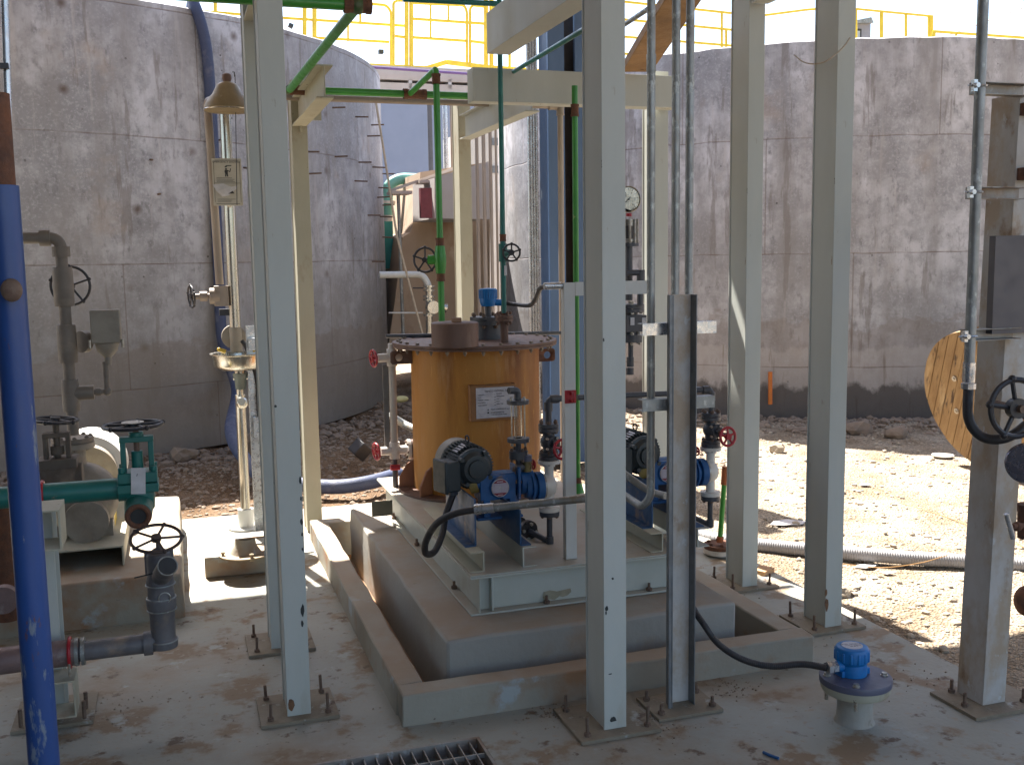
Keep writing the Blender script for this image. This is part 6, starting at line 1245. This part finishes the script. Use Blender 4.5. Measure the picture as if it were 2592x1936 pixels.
b.bar(PB(985, 484, 12.2), PB(1155, 425, 12.2), .12, rp(14, PB(1000, 480, 12.2))); b.bar(PB(985, 489, 12.2), PB(1037, 489, 12.2), .3, rp(16, PB(1000, 480, 12.2))); b.bar(PB(1055, 462, 12.2), PB(1090, 462, 12.2), .3, rp(14, PB(1000, 480, 12.2))); b.build('frame_rails', beige, t); b = MB(); b.cyl(PB(1008, 495, 12.2), PB(1021, 860, 12.2), rp(9, PB(1010, 600, 12.2)), n=12); b.build('frame_post', galv, t)
t = thing('bent_teal_pipe', 'fat pale teal bent pipe with a white flange beyond the stair', 'pipe', PB(985, 520, 14)); k = dep(PB(990, 500, 14))/F; b = MB(); b.tube([PB(980, 545, 14), PB(981, 470, 14), PB(1010, 452, 14), PB(1090, 455, 14)], 14*k, n=20, bend=.25); b.build('bend', tealpale, t); b = MB(); b.cyl(PB(980, 516, 14), PB(980, 509, 14), 21*k, n=24); b.cyl(PB(981, 560, 14), PB(981, 516, 14), 13*k); b.build('flange', white, t)
b = MB(); bbox(b, 974, 994, 560, 680, 13.6, .5); tag(b.build('teal_tank', mat('teal_shell', (.015, .22, .19), (.01, .17, .15), 3, .5)), 'dark teal vessel slice at the edge of the left tank', 'vessel')
b = MB(); k = dep(PB(1040, 700, 11.5))/F; b.tube([PB(960, 696, 11.5), PB(1070, 695, 11.5), PB(1085, 722, 11.5), PB(1086, 745, 11.5)], 8.5*k, n=16, bend=.12)
t = thing('white_pipework', 'dusty white pipe elbow with flanges and a round check valve beyond the amber tank', 'pipework', PB(1086, 860, 11.5)); b.build('pipe_run', whitep, t)
b = MB()
for y_, h_ in ((722, 5), (733, 4), (748, 5), (757, 4), (795, 5)): b.cyl(PB(1086, y_+h_, 11.5), PB(1086, y_, 11.5), 15*k, n=20)
b.cyl(PB(1087, 850, 11.5), PB(1086, 725, 11.5), 9*k); b.cyl(PB(1092, 777, 11.4), PB(1092, 777, 11.4)+V((0, -.12, 0)), 16*k, n=24); b.cyl(PB(1130, 780, 11.5), PB(1105, 775, 11.5), 12*k); b.build('flange_stack', steel, t)
MB().cyl(PB(1045, 729, 11.4), PB(1072, 729, 11.4), 1.8*k, n=8).build('valve_lever', black, t)
MB().cyl(PB(984, 792, 11.5), PB(1070, 792, 11.5), 2*k, n=8).build('thin_pipe', whitep, t)
tag(MB().tube([PB(952, 262, 11), PB(968, 360, 11), PB(1005, 600, 11), PB(1070, 848, 11)], .012, n=6).build('pale_rope', ropem), 'pale rope hanging slack from the walkway past the stair', 'rope')
for px0, px1, m_, lab_ in ((1083, 1095, mat('dark_downpipe', (.09, .09, .10), None, 5, .6), 'dark downpipe on the blue grey building'), (1122, 1134, galvbright, 'bright galvanised downpipe right of the dark one'), (1140, 1146, tanpipe, 'brown tube just left of the column behind the tank')):
    c = PB((px0+px1)/2, 350, 24 if px0 < 1100 else 14); k = dep(c)/F; tag(MB().cyl(V((c.x, c.y, P(1100, 520, Y=c.y).z)), V((c.x, c.y, P(1100, 235, Y=c.y).z)), (px1-px0)/2*k, n=14).build('downpipe', m_), lab_, 'pipe')
strip = mat('weathered_tube', (.34, .29, .25), (.22, .17, .13), 5, .6, spots=[((.15, .07, .04), 4, .62, .7)], streak=6)
labs = ('leftmost weathered upright tube behind the small beam', 'second weathered upright tube behind the small beam', 'third weathered upright tube behind the small beam', 'rightmost weathered upright tube beside the teal pipe')
for i, (px, w_) in enumerate(((1209, 9), (1226, 10), (1243, 9), (1257, 6))):
    c = PB(px, 500, 10.2); k = dep(c)/F; tag(MB().cyl((c.x, 10.2, .0), (c.x, 10.2, 3.4), w_/2*k, n=12).build('upright_tube', strip), labs[i], 'tube', 'weathered uprights')
t = thing('pale_building', 'pale sunlit wall block with grey window slots seen right of the uprights', 'building', PB(1250, 800, 20)); b = MB(); bbox(b, 1196, 1330, 330, 900, 20, 2); b.build('wall', mat('pale_wall', (.60, .57, .52), (.5, .47, .43), 1, .8), t, smooth=False); b = MB()
for y in (350, 420): bbox(b, 1246, 1268, y, y+18, 19.97, .05)
b.build('window', mat('window_grey', (.15, .16, .17), None, 4, .3), t, smooth=False)
# rubble lumps and hoses beyond the amber tank
tag(MB().tube(spline([PB(985, 1050, 7.6), PB(1025, 1075, 7.6), PB(1060, 1090, 7.4)], 6), .03, n=12).build('grey_hose', galv), 'grey hose piece lying in the sun just left of the tank base', 'hose')
q = P(1015, 1010, Z=.12); b = MB(); b.sph(q, .06, (1.4, 1, .6)); tag(b.build('yellow_bag', mat('pale_yellow_bag', (.62, .55, .25), None, 12, .6)), 'crumpled pale yellow bag in the sun behind the level gauge', 'bag')
